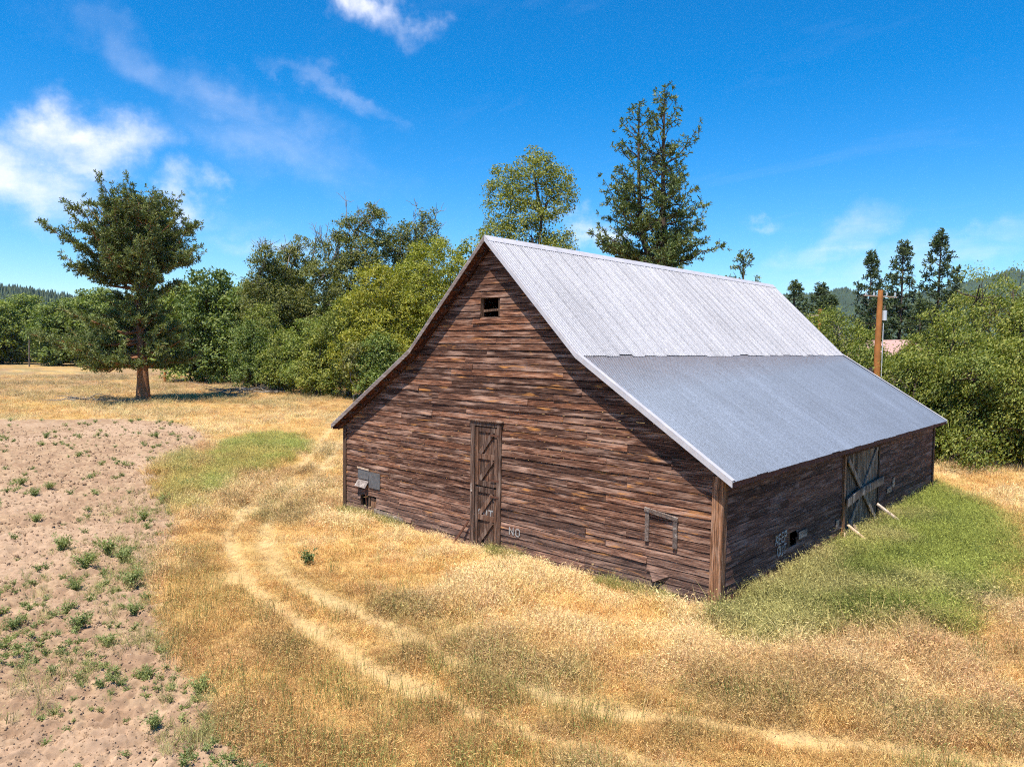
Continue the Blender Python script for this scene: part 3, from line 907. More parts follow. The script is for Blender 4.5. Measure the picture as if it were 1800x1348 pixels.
for s in (-1, 1):
    up = part('upper_slope', M_FRAME, barn, lambda m: slab(m, MID + s * 0.02, RID - 0.02, MID + s * KX, KNE, -OG + 0.01, L + OGF - 0.01, 0.012, 0.047),
              'pale ribbed metal upper roof slope')
    lo = part('lower_slope', M_FRAME, barn, lambda m: slab(m, MID + s * KX, KNE, MID + s * (EAVE_A - 0.02), EZ + 0.013, -OG + 0.01, L + OGF - 0.01, 0.012, 0.047),
              'corrugated metal lower roof slope with reflected sky painted into its blue-grey')
    mu = sheet_mesh('ribbed_sheet', 0.03, RID + 0.005, KX + 0.10, KNE - 0.055, 'rib', s, M_ROOF_U)
    ml = sheet_mesh('corrugated_sheet', KX - 0.02, KNE - 0.012, EAVE_A + 0.04, EZ - 0.022, 'corr', s, M_ROOF_L)
    for k in range(NS):
        j = rl.normal(0, 0.014)
        o = inst('metal_sheet', mu, up, (MID + s * j, -OG + k * PITCH_Y, -j * 0.98 + rl.uniform(0.0, 0.006)))
        j = rl.normal(0, 0.007)
        o = inst('metal_sheet', ml, lo, (MID + s * j, -OG + k * PITCH_Y, -j * 0.63 + rl.uniform(0, 0.0006)))
    # verge flashing on both gable ends: an L of metal
    for y0, y1, yf in ((-OG - 0.045, -OG + 0.10, -OG - 0.045), (L + OGF - 0.10, L + OGF + 0.045, L + OGF + 0.02)):
        for (a0, z0), (a1, z1) in (((0.0, RID), (KX, KNE)), ((KX, KNE), (EAVE_A + 0.045, EZ - 0.03))):
            nm = 'verge_flashing'
            vf = part(nm, M_TRIM, roof, lambda m: slab(m, MID + s * a0, z0, MID + s * a1, z1, y0, y1, -0.048, -0.036))
            part('rake_board', M_TRIM_W if s < 0 else M_TRIM, roof, lambda m: slab(m, MID + s * a0, z0, MID + s * a1, z1, yf, yf + 0.028, -0.034, 0.105))
    part('eave_fascia', M_FASCIA, roof, lambda m: m.box(*sorted((MID + s * (EAVE_A - 0.03), MID + s * (EAVE_A + 0.0))), -OG + 0.0, L + OGF, EZ - 0.16, EZ - 0.035))
b = MB()
for s in (-1, 1):
    slab(b, MID, RID + 0.062, MID + s * 0.17, RID - 0.105, -OG - 0.05, L + OGF + 0.05, -0.004, 0.004) if s > 0 else slab(b, MID + s * 0.17, RID - 0.105, MID, RID + 0.062, -OG - 0.05, L + OGF + 0.05, -0.004, 0.004)
b.build('ridge_cap', M_TRIM, roof)

# --- gable window: an open dark hole with a lining and one loose slat
gw = part('gable_window', M_FRAME, barn, lambda m: (m.box(GW[0] - 0.03, GW[0], -0.02, 0.12, GW[2], GW[3]), m.box(GW[1], GW[1] + 0.03, -0.02, 0.12, GW[2], GW[3]),
          m.box(GW[0], GW[1], 0.0, 0.12, GW[2] - 0.02, GW[2] + 0.015), m.box(GW[0], GW[1], 0.0, 0.12, GW[3] - 0.01, GW[3] + 0.02)), 'open dark window high in the gable')
part('slat', M_FRAME, gw, lambda m: m.hexa([(GW[0], 0.10, 6.86), (GW[1], 0.10, 6.90), (GW[1], 0.12, 6.90), (GW[0], 0.12, 6.86), (GW[0], 0.10, 6.93), (GW[1], 0.10, 6.96), (GW[1], 0.12, 6.96), (GW[0], 0.12, 6.93)]))

# --- tall door in the front, two leaves one above the other
dj = part('door_frame', M_PLANK_Z, barn, lambda m: m.box(-7.90, -7.74, -0.085, -0.0, -0.1, 3.70), 'tall narrow door frame of dark boards')
part('jamb', M_PLANK_Z, dj, lambda m: m.box(-6.83, -6.68, -0.085, 0.0, -0.1, 3.70))
part('head_board', M_PLANK_Z, dj, lambda m: m.box(-7.739, -6.831, -0.075, 0.0, 3.58, 3.70))
part('drip_cap', M_PLANK_Z, dj, lambda m: m.hexa([(-7.98, -0.12, 3.705), (-6.62, -0.12, 3.715), (-6.60, 0.0, 3.73), (-8.0, 0.0, 3.72), (-7.98, -0.12, 3.735), (-6.62, -0.12, 3.745), (-6.60, 0.0, 3.78), (-8.0, 0.0, 3.77)]))
part('latch', M_SILL, dj, lambda m: m.box(-7.86, -7.80, -0.11, -0.087, 1.62, 1.86))


def leaf(z0, z1, nm, lab):
    d = part('door', M_FRAME, barn, lambda m: m.box(-7.73, -6.84, 0.02, 0.04, z0, z1), lab)
    n = 5; wdt = 0.885 / n
    for k in range(n):
        x = -7.728 + k * wdt
        part('plank', M_PLANK_Z, d, lambda m: m.box(x + 0.004, x + wdt - 0.004, -0.012 + rgb.uniform(-.005, .005), 0.018, z0 + 0.01, z1 - 0.01))
    zm = (z0 + z1) / 2
    for zc in (z0 + 0.08, zm, z1 - 0.08):
        part('rail', M_PLANK_Z, d, lambda m: m.box(-7.60, -6.955, -0.052, -0.02, zc - 0.075, zc + 0.075))
    for x0 in (-7.715, -6.95):
        part('stile', M_PLANK_Z, d, lambda m: m.box(x0, x0 + 0.105, -0.056, -0.02, z0 + 0.02, z1 - 0.02))
    for za, zb in ((z0 + 0.18, zm - 0.09), (zm + 0.09, z1 - 0.18)):
        part('brace', M_PLANK_Z, d, lambda m: m.bar((-7.53, -0.04, za), (-7.03, -0.04, zb), (1, 0, 0), 0.13, 0.036))
    for zc in (z0 + 0.22, z1 - 0.22):
        part('hinge', M_RUST, d, lambda m: m.box(-7.08, -6.74, -0.092, -0.087, zc - 0.025, zc + 0.025))
    return d


leaf(1.83, 3.56, 'u', 'upper leaf of the tall door with diagonal braces')
leaf(0.02, 1.80, 'l', 'lower leaf of the tall door with diagonal braces')

# --- boarded-up window low on the front wall near the corner
wf = part('boarded_window', M_SILL, barn, lambda m: m.box(-1.92, -1.82, -0.085, -0.045, 1.28, 2.06), 'boarded-up window with pale frame and sloping head board')
part('frame_side', M_SILL, wf, lambda m: m.box(-1.17, -1.06, -0.085, -0.045, 1.24, 1.96))
part('head_board', M_SILL, wf, lambda m: m.bar((-1.93, -0.10, 2.05), (-1.04, -0.085, 1.93), (0, -0.2, 1), 0.10, 0.035))
# loose triangular flap of siding that stands out of the wall
part('loose_flap', M_BOARD, barn, lambda m: m.add([(-1.80, -0.045, 0.60), (-1.27, -0.05, 0.55), (-1.63, -0.17, 0.36), (-1.80, -0.03, 0.585), (-1.27, -0.035, 0.535), (-1.63, -0.15, 0.345)],
     [(0, 2, 1), (3, 4, 5), (0, 1, 4), (0, 4, 3), (1, 2, 5), (1, 5, 4), (2, 0, 3), (2, 3, 5)]), 'triangular flap of siding bent out of the wall')
# tin patches, hinged shutter, open feed hole with a rusty rod
part('tin_patch', M_TIN, barn, lambda m: m.box(-12.86, -12.25, -0.068, -0.056, 1.02, 1.56), 'grey tin sheet nailed on the siding')
part('tin_patch', M_TIN, barn, lambda m: m.hexa([(-13.48, -0.075, 1.28), (-12.88, -0.075, 1.27), (-12.88, -0.06, 1.27), (-13.48, -0.06, 1.28), (-13.48, -0.06, 1.62), (-12.86, -0.06, 1.60), (-12.86, -0.048, 1.60), (-13.48, -0.048, 1.62)]))
part('patch_top', M_PALE, barn, lambda m: m.bar((-13.52, -0.07, 1.645), (-12.84, -0.07, 1.62), (0, 0, 1), 0.055, 0.02))
part('shutter', M_SILL, barn, lambda m: m.hexa([(-13.50, -0.20, 1.02), (-12.90, -0.20, 1.0), (-12.90, -0.18, 1.0), (-13.50, -0.18, 1.02), (-13.48, -0.06, 1.24), (-12.88, -0.06, 1.23), (-12.88, -0.045, 1.23), (-13.48, -0.045, 1.24)]), 'small pale shutter propped outward')
part('rod', M_RUST, barn, lambda m: m.tube([(-12.98, -0.11, 1.0), (-12.97, -0.10, 0.7), (-12.96, -0.085, 0.42)], 0.018, 6), 'rusty rod hanging over the feed hole')
hl = part('feed_hole', M_FRAME, barn, lambda m: (m.box(HOLE[0] - 0.05, HOLE[0], -0.01, 0.1, 0.34, 0.72), m.box(HOLE[1], HOLE[1] + 0.05, -0.01, 0.1, 0.34, 0.72)), 'small dark hole low in the siding')
part('broken_board', M_POST, hl, lambda m: m.add([(-13.0, 0.05, 0.34), (-12.50, 0.05, 0.34), (-12.50, 0.05, 0.62), (-12.85, 0.05, 0.68), (-13.0, 0.075, 0.34), (-12.50, 0.075, 0.34), (-12.50, 0.075, 0.62), (-12.85, 0.075, 0.68)],
     [(0, 1, 2, 3), (7, 6, 5, 4), (0, 4, 5, 1), (1, 5, 6, 2), (2, 6, 7, 3), (3, 7, 4, 0)]))
part('broken_board', M_SILL, front_wall, lambda m: m.bar((-12.5, -0.09, 0.30), (-11.0, -0.08, 0.20), (0, 0, 1), 0.12, 0.025))

# --- side door with X brace and bar
sd = part('side_door', M_FRAME, barn, lambda m: m.box(-0.02, 0.0, 7.86, 11.22, -0.1, 2.93), 'big grey plank side door with X brace and cross bar')
n = 14
for k in range(n):
    y = 7.90 + k * 3.30 / n
    part('plank', M_GREYP, sd, lambda m: m.box(0.004, 0.045 + rgb.uniform(-.006, .006), y + 0.004, y + 3.30 / n - 0.004, 0.04 + rgb.uniform(-.03, .05), 2.86))
part('door_post', M_POST, sd, lambda m: m.box(0.0, 0.10, 7.74, 7.895, -0.1, 2.95))
part('door_post', M_FRAME, sd, lambda m: m.box(0.0, 0.07, 11.205, 11.32, -0.1, 2.95))
part('track_board', M_RED, sd, lambda m: m.box(0.052, 0.115, 7.8, 12.4, 2.72, 2.92))
part('brace', M_GREYX, sd, lambda m: m.bar((0.07, 7.98, 0.10), (0.07, 11.02, 2.70), (0, 1, -1), 0.15, 0.04))
part('brace', M_GREYX, sd, lambda m: m.bar((0.11, 11.05, 0.20), (0.11, 8.05, 2.55), (0, 1, 1), 0.15, 0.04))
part('cross_bar', M_GREYX, sd, lambda m: (m.bar((0.16, 7.84, 1.30), (0.165, 9.1, 1.47), (0, 0, 1), 0.25, 0.055), m.bar((0.165, 9.1, 1.47), (0.16, 11.42, 1.56), (0, 0, 1), 0.25, 0.055)))
part('bottom_board', M_SILL, sd, lambda m: m.box(0.05, 0.085, 9.4, 11.2, 0.0, 0.24))
part('patch_board', M_SILL, side_wall, lambda m: m.box(0.05, 0.07, 4.38, 4.95, 0.84, 1.04))
part('patch_board', M_SILL, side_wall, lambda m: m.box(0.05, 0.068, 12.3, 12.85, 0.95, 1.12))
part('patch_board', M_SILL, side_wall, lambda m: m.box(0.05, 0.068, 12.95, 13.2, 1.08, 1.42))
part('patch_board', M_SILL, side_wall, lambda m: m.box(0.05, 0.068, 7.25, 7.48, 0.62, 0.86))


# --- hand-painted lettering, brush strokes
STROKES = {'K': [[(0, 0), (0, 1)], [(0, .45), (.6, 1)], [(.15, .55), (.62, 0)]], 'E': [[(0, 0), (0, 1)], [(0, 1), (.55, 1)], [(0, .52), (.45, .52)], [(0, 0), (.55, 0)]],
           'P': [[(0, 0), (0, 1)], [(0, 1), (.5, 1), (.58, .78), (.5, .52), (0, .5)]], 'O': [[(.05, .2), (.05, .85), (.2, 1), (.45, 1), (.58, .85), (.58, .2), (.42, 0), (.2, 0), (.05, .2)]],
           'U': [[(0, 1), (.02, .2), (.18, 0), (.42, 0), (.56, .2), (.58, 1)]], 'T': [[(.3, 0), (.3, 1)], [(0, 1), (.6, 1)]], 'N': [[(0, 0), (0, 1)], [(0, 1), (.55, 0)], [(.55, 0), (.55, 1)]]}


def letter(mb, ch, l0, z0, w, h, out, bw, tow):
    k = 0
    for st in STROKES[ch]:
        for p, q in zip(st[:-1], st[1:]):
            a = np.array([l0 + p[0] * w, z0 + p[1] * h]); c = np.array([l0 + q[0] * w, z0 + q[1] * h])
            d = c - a; ln = np.linalg.norm(d); d /= ln
            a = a - d * bw * 0.35; c = c + d * bw * 0.35
            nn = np.array([-d[1], d[0]]) * bw / 2
            o = out + k * 0.0012; k += 1
            quad = [a - nn, c - nn, c + nn, a + nn]
            mb.add(tow(np.array([(u, o, z) for u, z in quad])), [(0, 1, 2, 3)])


def word(txt, l0, z0, w, h, adv, out, bw, tow, parent):
    for i, ch in enumerate(txt):
        mb = MB(); letter(mb, ch, l0 + i * adv, z0 + rgb.normal(0, 0.008), w, h, out, bw, tow)
        mb.build('painted_letter', M_PAINT, parent)


word('KEEP', 2.86, 0.98, 0.20, 0.24, 0.185, 0.066, 0.045, side_space, side_wall)
word('OUT', 2.98, 0.66, 0.22, 0.24, 0.20, 0.066, 0.045, side_space, side_wall)
word('NO', -6.33, 0.63, 0.26, 0.19, 0.23, 0.062, 0.034, front_space, front_wall)
word('OUT', -7.62, 0.92, 0.24, 0.22, 0.22, 0.022, 0.04, front_space, front_wall)

# ------------------------------------------------------------------ loose timber around the barn
def thing_bar(name, label, cat, a, b_, w, t, mat, wd=(0, 0, 1), group=None):
    o = MB().bar(a, b_, wd, w, t).build(name, mat)
    tag(o, label, cat, group)


thing_bar('prop_board', 'pale board propped against the foot of the grey side door, longest of the props', 'board', (0.16, 8.0, 0.62), (1.25, 7.75, 0.0), 0.11, 0.035, M_PALE, (0, 1, 0), 'props at the side door')
thing_bar('prop_board', 'pale board leaning on the far jamb of the grey side door', 'board', (0.12, 11.0, 0.80), (1.15, 11.35, 0.0), 0.16, 0.04, M_PALE, (0, 1, 0), 'props at the side door')
thing_bar('prop_board', 'short pale stake standing inside the crossed props at the door', 'board', (0.12, 8.7, 0.50), (0.55, 8.45, 0.0), 0.11, 0.035, M_PALE, (0, 1, 0), 'props at the side door')
thing_bar('prop_board', 'short pale stub lying before the bottom board of the grey door', 'board', (0.10, 9.5, 0.26), (0.62, 9.45, 0.02), 0.10, 0.035, M_PALE, (0, 1, 0), 'props at the side door')
thing_bar('prop_board', 'thin pale lath standing at the near post of the grey side door', 'board', (0.13, 7.85, 0.40), (0.22, 7.6, 0.0), 0.07, 0.03, M_PALE, (0, 1, 0), 'props at the side door')
o = MB().bar((-7.93, -0.12, 0.72), (-8.42, -0.25, 0.0), (1, 0, 0), 0.06, 0.03).build('leaning_stick', M_RUST)
tag(o, 'thin brown stick leaning beside the tall front door', 'stick')

# ------------------------------------------------------------------ trees
def norm(v): return v / (np.linalg.norm(v, axis=-1, keepdims=True) + 1e-9)


def leaves(mb, cen, nrm, size, r, aspect=0.55, along=None, jit=0.8):
    """kite-shaped leaf sprays at cen, facing roughly nrm"""
    n = len(cen)
    nn = norm(nrm + r.normal(0, jit, (n, 3)))
    t = r.normal(0, 1, (n, 3)) if along is None else along + r.normal(0, 0.35, (n, 3))
    t = norm(t - nn * (t * nn).sum(1, keepdims=True))
    b_ = np.cross(nn, t)
    s = size * r.uniform(0.6, 1.35, (n, 1))
    v = np.stack([cen - t * s * 0.5, cen + b_ * s * aspect * 0.5 + t * s * 0.05, cen + t * s * 0.6, cen - b_ * s * aspect * 0.5 + t * s * 0.05], 1)
    f = np.arange(n * 4).reshape(n, 4)
    mb.add(v.reshape(-1, 3), f, r.random(n))


def crown_from_lobes(lobes, nclump, per, csize, lsize, r, wind=None, aspect=0.55, inner=0.25):
    mb = MB()
    lobes = np.array(lobes, float)
    area = (lobes[:, 3] * lobes[:, 4] * lobes[:, 5]) ** (2 / 3)
    idx = r.choice(len(lobes), nclump, p=area / area.sum())
    d = norm(r.normal(0, 1, (nclump, 3)))
    d[:, 2] = np.where((d[:, 2] < -0.4) & (r.random(nclump) < 0.6), -d[:, 2], d[:, 2])
    rad = np.where(r.random(nclump) < inner, r.uniform(0.3, 0.8, nclump), r.uniform(0.8, 1.1, nclump))
    cc = lobes[idx, :3] + d * lobes[idx, 3:6] * rad[:, None]
    keep = np.ones(nclump, bool)
    for i, lb in enumerate(lobes):
        q = (((cc - lb[:3]) / lb[3:6]) ** 2).sum(1)
        keep &= ~((q < 0.45) & (idx != i))
    cc, d = cc[keep], d[keep]
    cs = csize * r.uniform(0.55, 1.3, len(cc))
    k = r.poisson(per, len(cc)) + 4
    ci = np.repeat(np.arange(len(cc)), k)
    off = r.normal(0, 1, (len(ci), 3))
    off = norm(off) * (r.random((len(ci), 1)) ** 0.45)
    off[:, 2] *= 0.75
    pos = cc[ci] + off * cs[ci][:, None]
    if wind is not None:
        al = np.tile(np.array(wind, float), (len(ci), 1))
        pos = pos + al * (r.random((len(ci), 1)) ** 2) * cs[ci][:, None] * 0.7
    else:
        al = None
    nr = norm(d[ci] * 0.5 + off * 0.7 + np.array([0, 0, 0.55]))
    leaves(mb, pos, nr, lsize, r, aspect, al)
    return mb, cc


def limb(mb, p0, p1, r0, r1, r, sag=0.12, sides=6, n=5):
    p0, p1 = np.array(p0, float), np.array(p1, float)
    t = np.linspace(0, 1, n)[:, None]
    p = p0 + (p1 - p0) * t
    ln = np.linalg.norm(p1 - p0)
    p[1:-1] += r.normal(0, 0.05 * ln, (n - 2, 3))
    p[:, 2] -= sag * ln * np.sin(np.pi * t[:, 0]) * 0.5
    mb.tube(p, np.linspace(r0, r1, n), sides)
    return p


def broadleaf(name, loc, label, group, lobes, trunk_r, leafmat, bark, seed, nclump, per, csize, lsize, wind=None, aspect=0.55, stems=1, dead=0, dead_box=None, cat='tree'):
    r = np.random.default_rng(seed)
    root = empty(name, loc)
    tag(root, label, cat, group)
    cm, cc = crown_from_lobes(lobes, nclump, per, csize, lsize, r, wind, aspect)
    cm.build('crown', leafmat, root, attr='v')
    tb = MB()
    L_ = np.array(lobes, float)
    top = L_[:, 2].max()
    for s in range(stems):
        bx, by = (0, 0) if stems == 1 else r.normal(0, 0.5, 2)
        lb = L_[np.argsort(L_[:, 2])[::-1][s % len(L_)]]
        tip = np.array([lb[0] * 0.8, lb[1] * 0.8, lb[2] + lb[5] * 0.4])
        tr = limb(tb, (bx, by, -0.2), tip, trunk_r, trunk_r * 0.18, r, 0.0, 8, 8)
        for l in L_:
            i = int(np.clip(np.searchsorted(tr[:, 2], l[2] - l[5] * 0.9), 1, 6))
            if r.random() < 1.2 / stems:
                e = limb(tb, tr[i], l[:3], trunk_r * 0.38, trunk_r * 0.1, r, -0.1)
                for q in range(4):
                    limb(tb, e[3], l[:3] + norm(r.normal(0, 1, 3)) * l[3:6] * 0.85, trunk_r * 0.12, 0.02, r, 0.0, 4, 4)
    tb.build('trunk', bark, root, smooth=True)
    if dead:
        db = MB()
        for q in range(dead):
            p0 = np.array([r.uniform(*dead_box[0]), r.uniform(*dead_box[1]), dead_box[2][0]])
            hgt = r.uniform(0.6, 1.0) * (dead_box[2][1] - dead_box[2][0])
            p1 = p0 + np.array([r.normal(0, 0.6), r.normal(0, 0.6), hgt])
            e = limb(db, p0, p1, 0.09, 0.025, r, 0.0, 4, 6)
            for w in range(6):
                s0 = e[r.integers(2, 5)]
                limb(db, s0, s0 + np.array([r.normal(0, 0.8), r.normal(0, 0.8), r.uniform(0.4, 1.6)]), 0.045, 0.018, r, 0.0, 3, 4)
        db.build('bare_twigs', M_BARK_GREY, root)
    return root


def pine(name, loc, label, group, h, cb, prof, nbr, trunk_r, seed, needle=0.34, nw=0.055, leafmat=None, bark=None, leaders=((0, 0, 1.0),), elev=(-12, 50), ntw=13, nneed=11, cat='tree', gap=None, lean=0.0):
    r = np.random.default_rng(seed)
    root = empty(name, loc)
    tag(root, label, cat, group)
    tb, cb_ = MB(), MB()
    trunks = []
    for (lx, ly, fr) in leaders:
        n = 10
        t = np.linspace(0, 1, n)
        z0 = 0 if fr == 1.0 else h * 0.38
        p = np.stack([lx * sstep(0.0, 0.35, t) + 0.12 * np.sin(t * 5 + seed) + lean * t * h, ly * sstep(0.0, 0.35, t) + 0.12 * np.cos(t * 4), z0 + (h * fr - z0) * t], 1)
        if fr == 1.0: p[0, 2] = -0.2
        rr = trunk_r * (1 - t) ** 0.8 * (1 if fr == 1.0 else 0.55) + 0.03
        if fr == 1.0: rr[0] *= 1.25
        tb.tube(p, rr, 9)
        trunks.append((p, fr))
    tips, dirs = [], []
    for i in range(nbr):
        p, fr = trunks[0] if len(trunks) == 1 or r.random() < 0.62 else trunks[r.integers(1, len(trunks))]
        u = r.random() ** 0.9
        t = cb + (1 - cb) * u
        if p[0, 2] > 1: t = max(t, 0.5)
        z = t * h * fr
        k = np.interp(z, p[:, 2], np.arange(len(p)))
        c = np.array([np.interp(k, np.arange(len(p)), p[:, q]) for q in range(3)])
        az = i * 2.39996 + r.normal(0, 0.35)
        ln = prof(t, az) * r.uniform(0.55, 1.12)
        if ln < 0.25: ln = 0.25
        if gap is not None and gap(t, az, r): continue
        e = math.radians(elev[0] + (elev[1] - elev[0]) * t ** 1.6 + r.normal(0, 8))
        dh = np.array([math.cos(az), math.sin(az), 0])
        s = np.linspace(0, 1, 6)
        bp = c + dh * (ln * s * math.cos(e))[:, None] + np.array([0, 0, 1.0]) * (ln * (s * math.sin(e) + 0.22 * s ** 2.5))[:, None]
        bp[1:] += r.normal(0, 0.03 * ln, (5, 3))
        tb.tube(bp, np.linspace(0.022 * ln + 0.02, 0.018, 6), 4, cap=False)
        m = max(3, int(ntw * ln / 4.0))
        side = np.array([-dh[1], dh[0], 0])
        for q in range(m):
            ss = r.uniform(0.28, 1.0) if q else 1.0
            o = np.array([np.interp(ss, s, bp[:, w]) for w in range(3)])
            tl = (0.30 * ln * (1.15 - ss) + 0.35) * r.uniform(0.5, 1.2)
            td = norm(dh * r.uniform(0.2, 1.0) + side * r.normal(0, 0.8) + np.array([0, 0, r.uniform(-0.05, 0.75)]))
            if q == 0: td = norm(bp[-1] - bp[-2])
            e1 = o + td * tl
            if tl > 0.5: tb.tube(np.array([o, (o + e1) / 2 + r.normal(0, 0.04, 3), e1]), np.array([0.02, 0.016, 0.01]), 3, cap=False)
            for w in range(max(1, int(tl / 0.32))):
                tips.append(o + td * tl * (1 - 0.32 * w / max(tl, 0.32)) + r.normal(0, 0.06, 3)); dirs.append(td)
    for (p, fr) in trunks:
        for q in range(14):
            tips.append(p[-1] - np.array([0, 0, q * 0.14]) + r.normal(0, 0.10, 3)); dirs.append(np.array([0, 0, 1.0]))
    tips, dirs = np.array(tips), np.array(dirs)
    n = len(tips)
    ti = np.repeat(np.arange(n), nneed)
    dv = norm(dirs[ti] * 0.75 + norm(r.normal(0, 1, (len(ti), 3))))
    ln = needle * r.uniform(0.7, 1.15, (len(ti), 1))
    sd = norm(np.cross(dv, r.normal(0, 1, (len(ti), 3)))) * nw * 0.5
    o = tips[ti]
    v = np.stack([o - sd * 0.6, o + sd * 0.6, o + dv * ln + sd, o + dv * ln - sd], 1)
    tv = np.clip(r.normal(0.5, 0.22, n), 0, 1)
    cb_.add(v.reshape(-1, 3), np.arange(len(ti) * 4).reshape(-1, 4), np.clip(tv[ti] + r.normal(0, 0.12, len(ti)), 0, 1))
    cb_.build('crown', leafmat or L_PINE, root, attr='v')
    tb.build('trunk', bark or M_BARK, root, smooth=True)
    return root


RIGHT = np.array([_rt[0], _rt[1]])       # the picture's horizontal direction on the ground, used to shape crowns seen from the drone


def sidelobes(spec):
    """lobes given as (across, deep, up, r_across, r_deep, r_up): across runs along the barn's near diagonal"""
    out = []
    fwd = np.array([_fw[0], _fw[1]]); fwd /= np.linalg.norm(fwd)
    for a, dpt, z, ra, rd, rz in spec:
        p = RIGHT * a + fwd * dpt
        out.append((p[0], p[1], z, (ra + rd) / 2, (ra + rd) / 2, rz))
    return out


# the big open-grown pine in the field
def prof_pond(t, az):
    dirr = math.cos(az) * RIGHT[0] + math.sin(az) * RIGHT[1]
    base = np.interp(t, [0.10, 0.2, 0.32, 0.45, 0.55, 0.62, 0.70, 0.85, 0.95, 1.0], [6.8, 8.4, 8.0, 6.0, 5.2, 7.2, 8.0, 7.2, 5.0, 3.0])
    lo = np.interp(t, [0.1, 0.4, 0.55, 0.7, 1], [1.30, 1.22, 1.0, 1.18, 1.0])
    hi = np.interp(t, [0.1, 0.4, 0.55, 0.7, 1], [0.78, 0.85, 1.15, 0.90, 1.0])
    return base * (lo if dirr < 0 else hi)


pond = pine('ponderosa_pine', (-68.3, 13.4, 0), 'huge lone round-topped pine with reddish trunk standing in the dry field', None, 21.6, 0.19, prof_pond, 165, 0.74, 33,
     needle=0.46, nw=0.085, bark=M_BARK_RED, gap=lambda t, az, r: 0.47 < t < 0.56 and r.random() < 0.75, elev=(-14, 44), ntw=17, nneed=11)

pond.scale = (0.79, 0.79, 0.845)

# two-leader pine behind the barn
def prof_big(t, az):
    return float(np.interp(t, [0.2, 0.3, 0.45, 0.6, 0.75, 0.88, 0.95, 1.0], [5.9, 6.1, 5.2, 4.5, 3.4, 1.8, 1.0, 0.5]))


pine('tall_pine', (-25.2, 39.3, 0), 'tall open-branched pine with two tops rising behind the barn roof', None, 27.6, 0.22, prof_big, 128, 0.42, 19,
     needle=0.34, nw=0.075, leaders=((0, 0, 1.0), (-2.1 * RIGHT[0], -2.1 * RIGHT[1], 0.945)), elev=(-4, 46), ntw=15, nneed=10)
pine('young_pine', (-25.9, 56.2, 0), 'small pine whose top just shows over the far end of the barn ridge', None, 15.2, 0.2, lambda t, az: float(np.interp(t, [0.2, 0.8, 1], [3.6, 2.0, 0.4])), 70, 0.2, 23,
     needle=0.36, nw=0.08, elev=(0, 50), ntw=12, nneed=9)


def prof_far(t, az): return float(np.interp(t, [0.1, 0.3, 0.6, 0.85, 1.0], [3.9, 4.0, 2.9, 1.5, 0.3]))


fp = pine('far_pine', (-31.9, 118.4, 0), 'slender dark pine far behind the hedge, shortest of the three in a row', 'three far pines', 22.2, 0.12, prof_far, 105, 0.3, 31,
          needle=0.6, nw=0.16, leafmat=L_PINE_FAR, elev=(-10, 45), ntw=12, nneed=7)
for loc, sc, rz, lab in (((-28.1, 121.8, 0), 1.075, 1.9, 'slender dark pine far behind the hedge, middle one of the three'), ((-23.3, 126.2, 0), 1.16, 4.1, 'slender dark pine far behind the hedge, tallest of the three')):
    c = copy_tree(fp); c.location = loc; c.scale = (sc, sc, sc); c.rotation_euler.z = rz; c['label'] = lab
for loc, sc, rz, lab in (((-47.5, 125.0, 0), 0.84, 0.6, 'dark pine with thin top beyond the end of the barn ridge'), ((-43.9, 128.0, 0), 0.82, 2.2, 'second thin-topped dark pine beyond the end of the barn ridge'),
                         ((-41.5, 124.0, 0), 0.70, 5.0, 'squat dark pine right of the two thin-topped ones'), ((-33.5, 104.2, 0), 0.64, 3.3, 'low dark pine left of the utility pole'),
                         ((-29.0, 110.5, 0), 0.62, 1.1, 'low dark pine just behind the utility pole'), ((-23.1, 113.9, 0), 0.62, 0.2, 'low dark pine right of the utility pole')):
    c = copy_tree(fp); c.location = loc; c.scale = (sc * 1.35, sc * 1.35, sc); c.rotation_euler.z = rz; c['label'] = lab; c['group'] = 'dark pines beyond the barn'

# cottonwood behind the barn
broadleaf('cottonwood', (-42.2, 41.3, 0), 'tall upright cottonwood rising behind the barn peak', None,
          sidelobes([(0.6, 0, 22.6, 2.2, 2.2, 3.2), (-2.3, 0.5, 21.3, 2.2, 2, 3.0), (2.7, 0.4, 21.2, 2.1, 2, 3.0), (0, 0, 17.5, 2.8, 2.6, 3.4), (3.2, 0, 15.2, 2.2, 2.2, 2.4), (-2.8, 0, 16.0, 2.0, 2.2, 3.0), (1.0, 0, 12.5, 4.0, 3.5, 3.0), (4.2, 0, 13.3, 1.6, 1.6, 1.2), (-3.0, 0, 11.5, 2.4, 2.2, 2.6)]),
          0.42, L_BUSH, M_BARK, 41, 900, 44, 0.85, 0.22)
broadleaf('cottonwood', (-53.2, 44.8, 0), 'leafy tree peeping out beside the left slope of the roof peak', None,
          sidelobes([(0, 0, 15.5, 2.6, 2.5, 3.0), (1.4, 0, 12.5, 3.0, 3, 3.5), (-1.5, 0, 11.0, 3.0, 3, 3.0)]), 0.3, L_BUSH, M_BARK, 43, 200, 26, 0.9, 0.34)

# the dark cottonwoods in the middle distance
def tall_lobes(h, w, seed):
    r = np.random.default_rng(seed)
    out = []
    n = 14
    for i in range(n):
        t = 0.09 + 0.83 * i / (n - 1)
        rad = w * float(np.interp(t, [0.08, 0.45, 0.7, 0.92], [1.0, 1.05, 0.95, 0.66])) * r.uniform(0.8, 1.15)
        a = i * 2.4 + r.normal(0, 0.3)
        ro = rad * 0.55
        out.append((ro * math.cos(a), ro * math.sin(a), t * h, rad * 0.72, rad * 0.72, h * 0.085 * r.uniform(0.85, 1.3)))
    return out


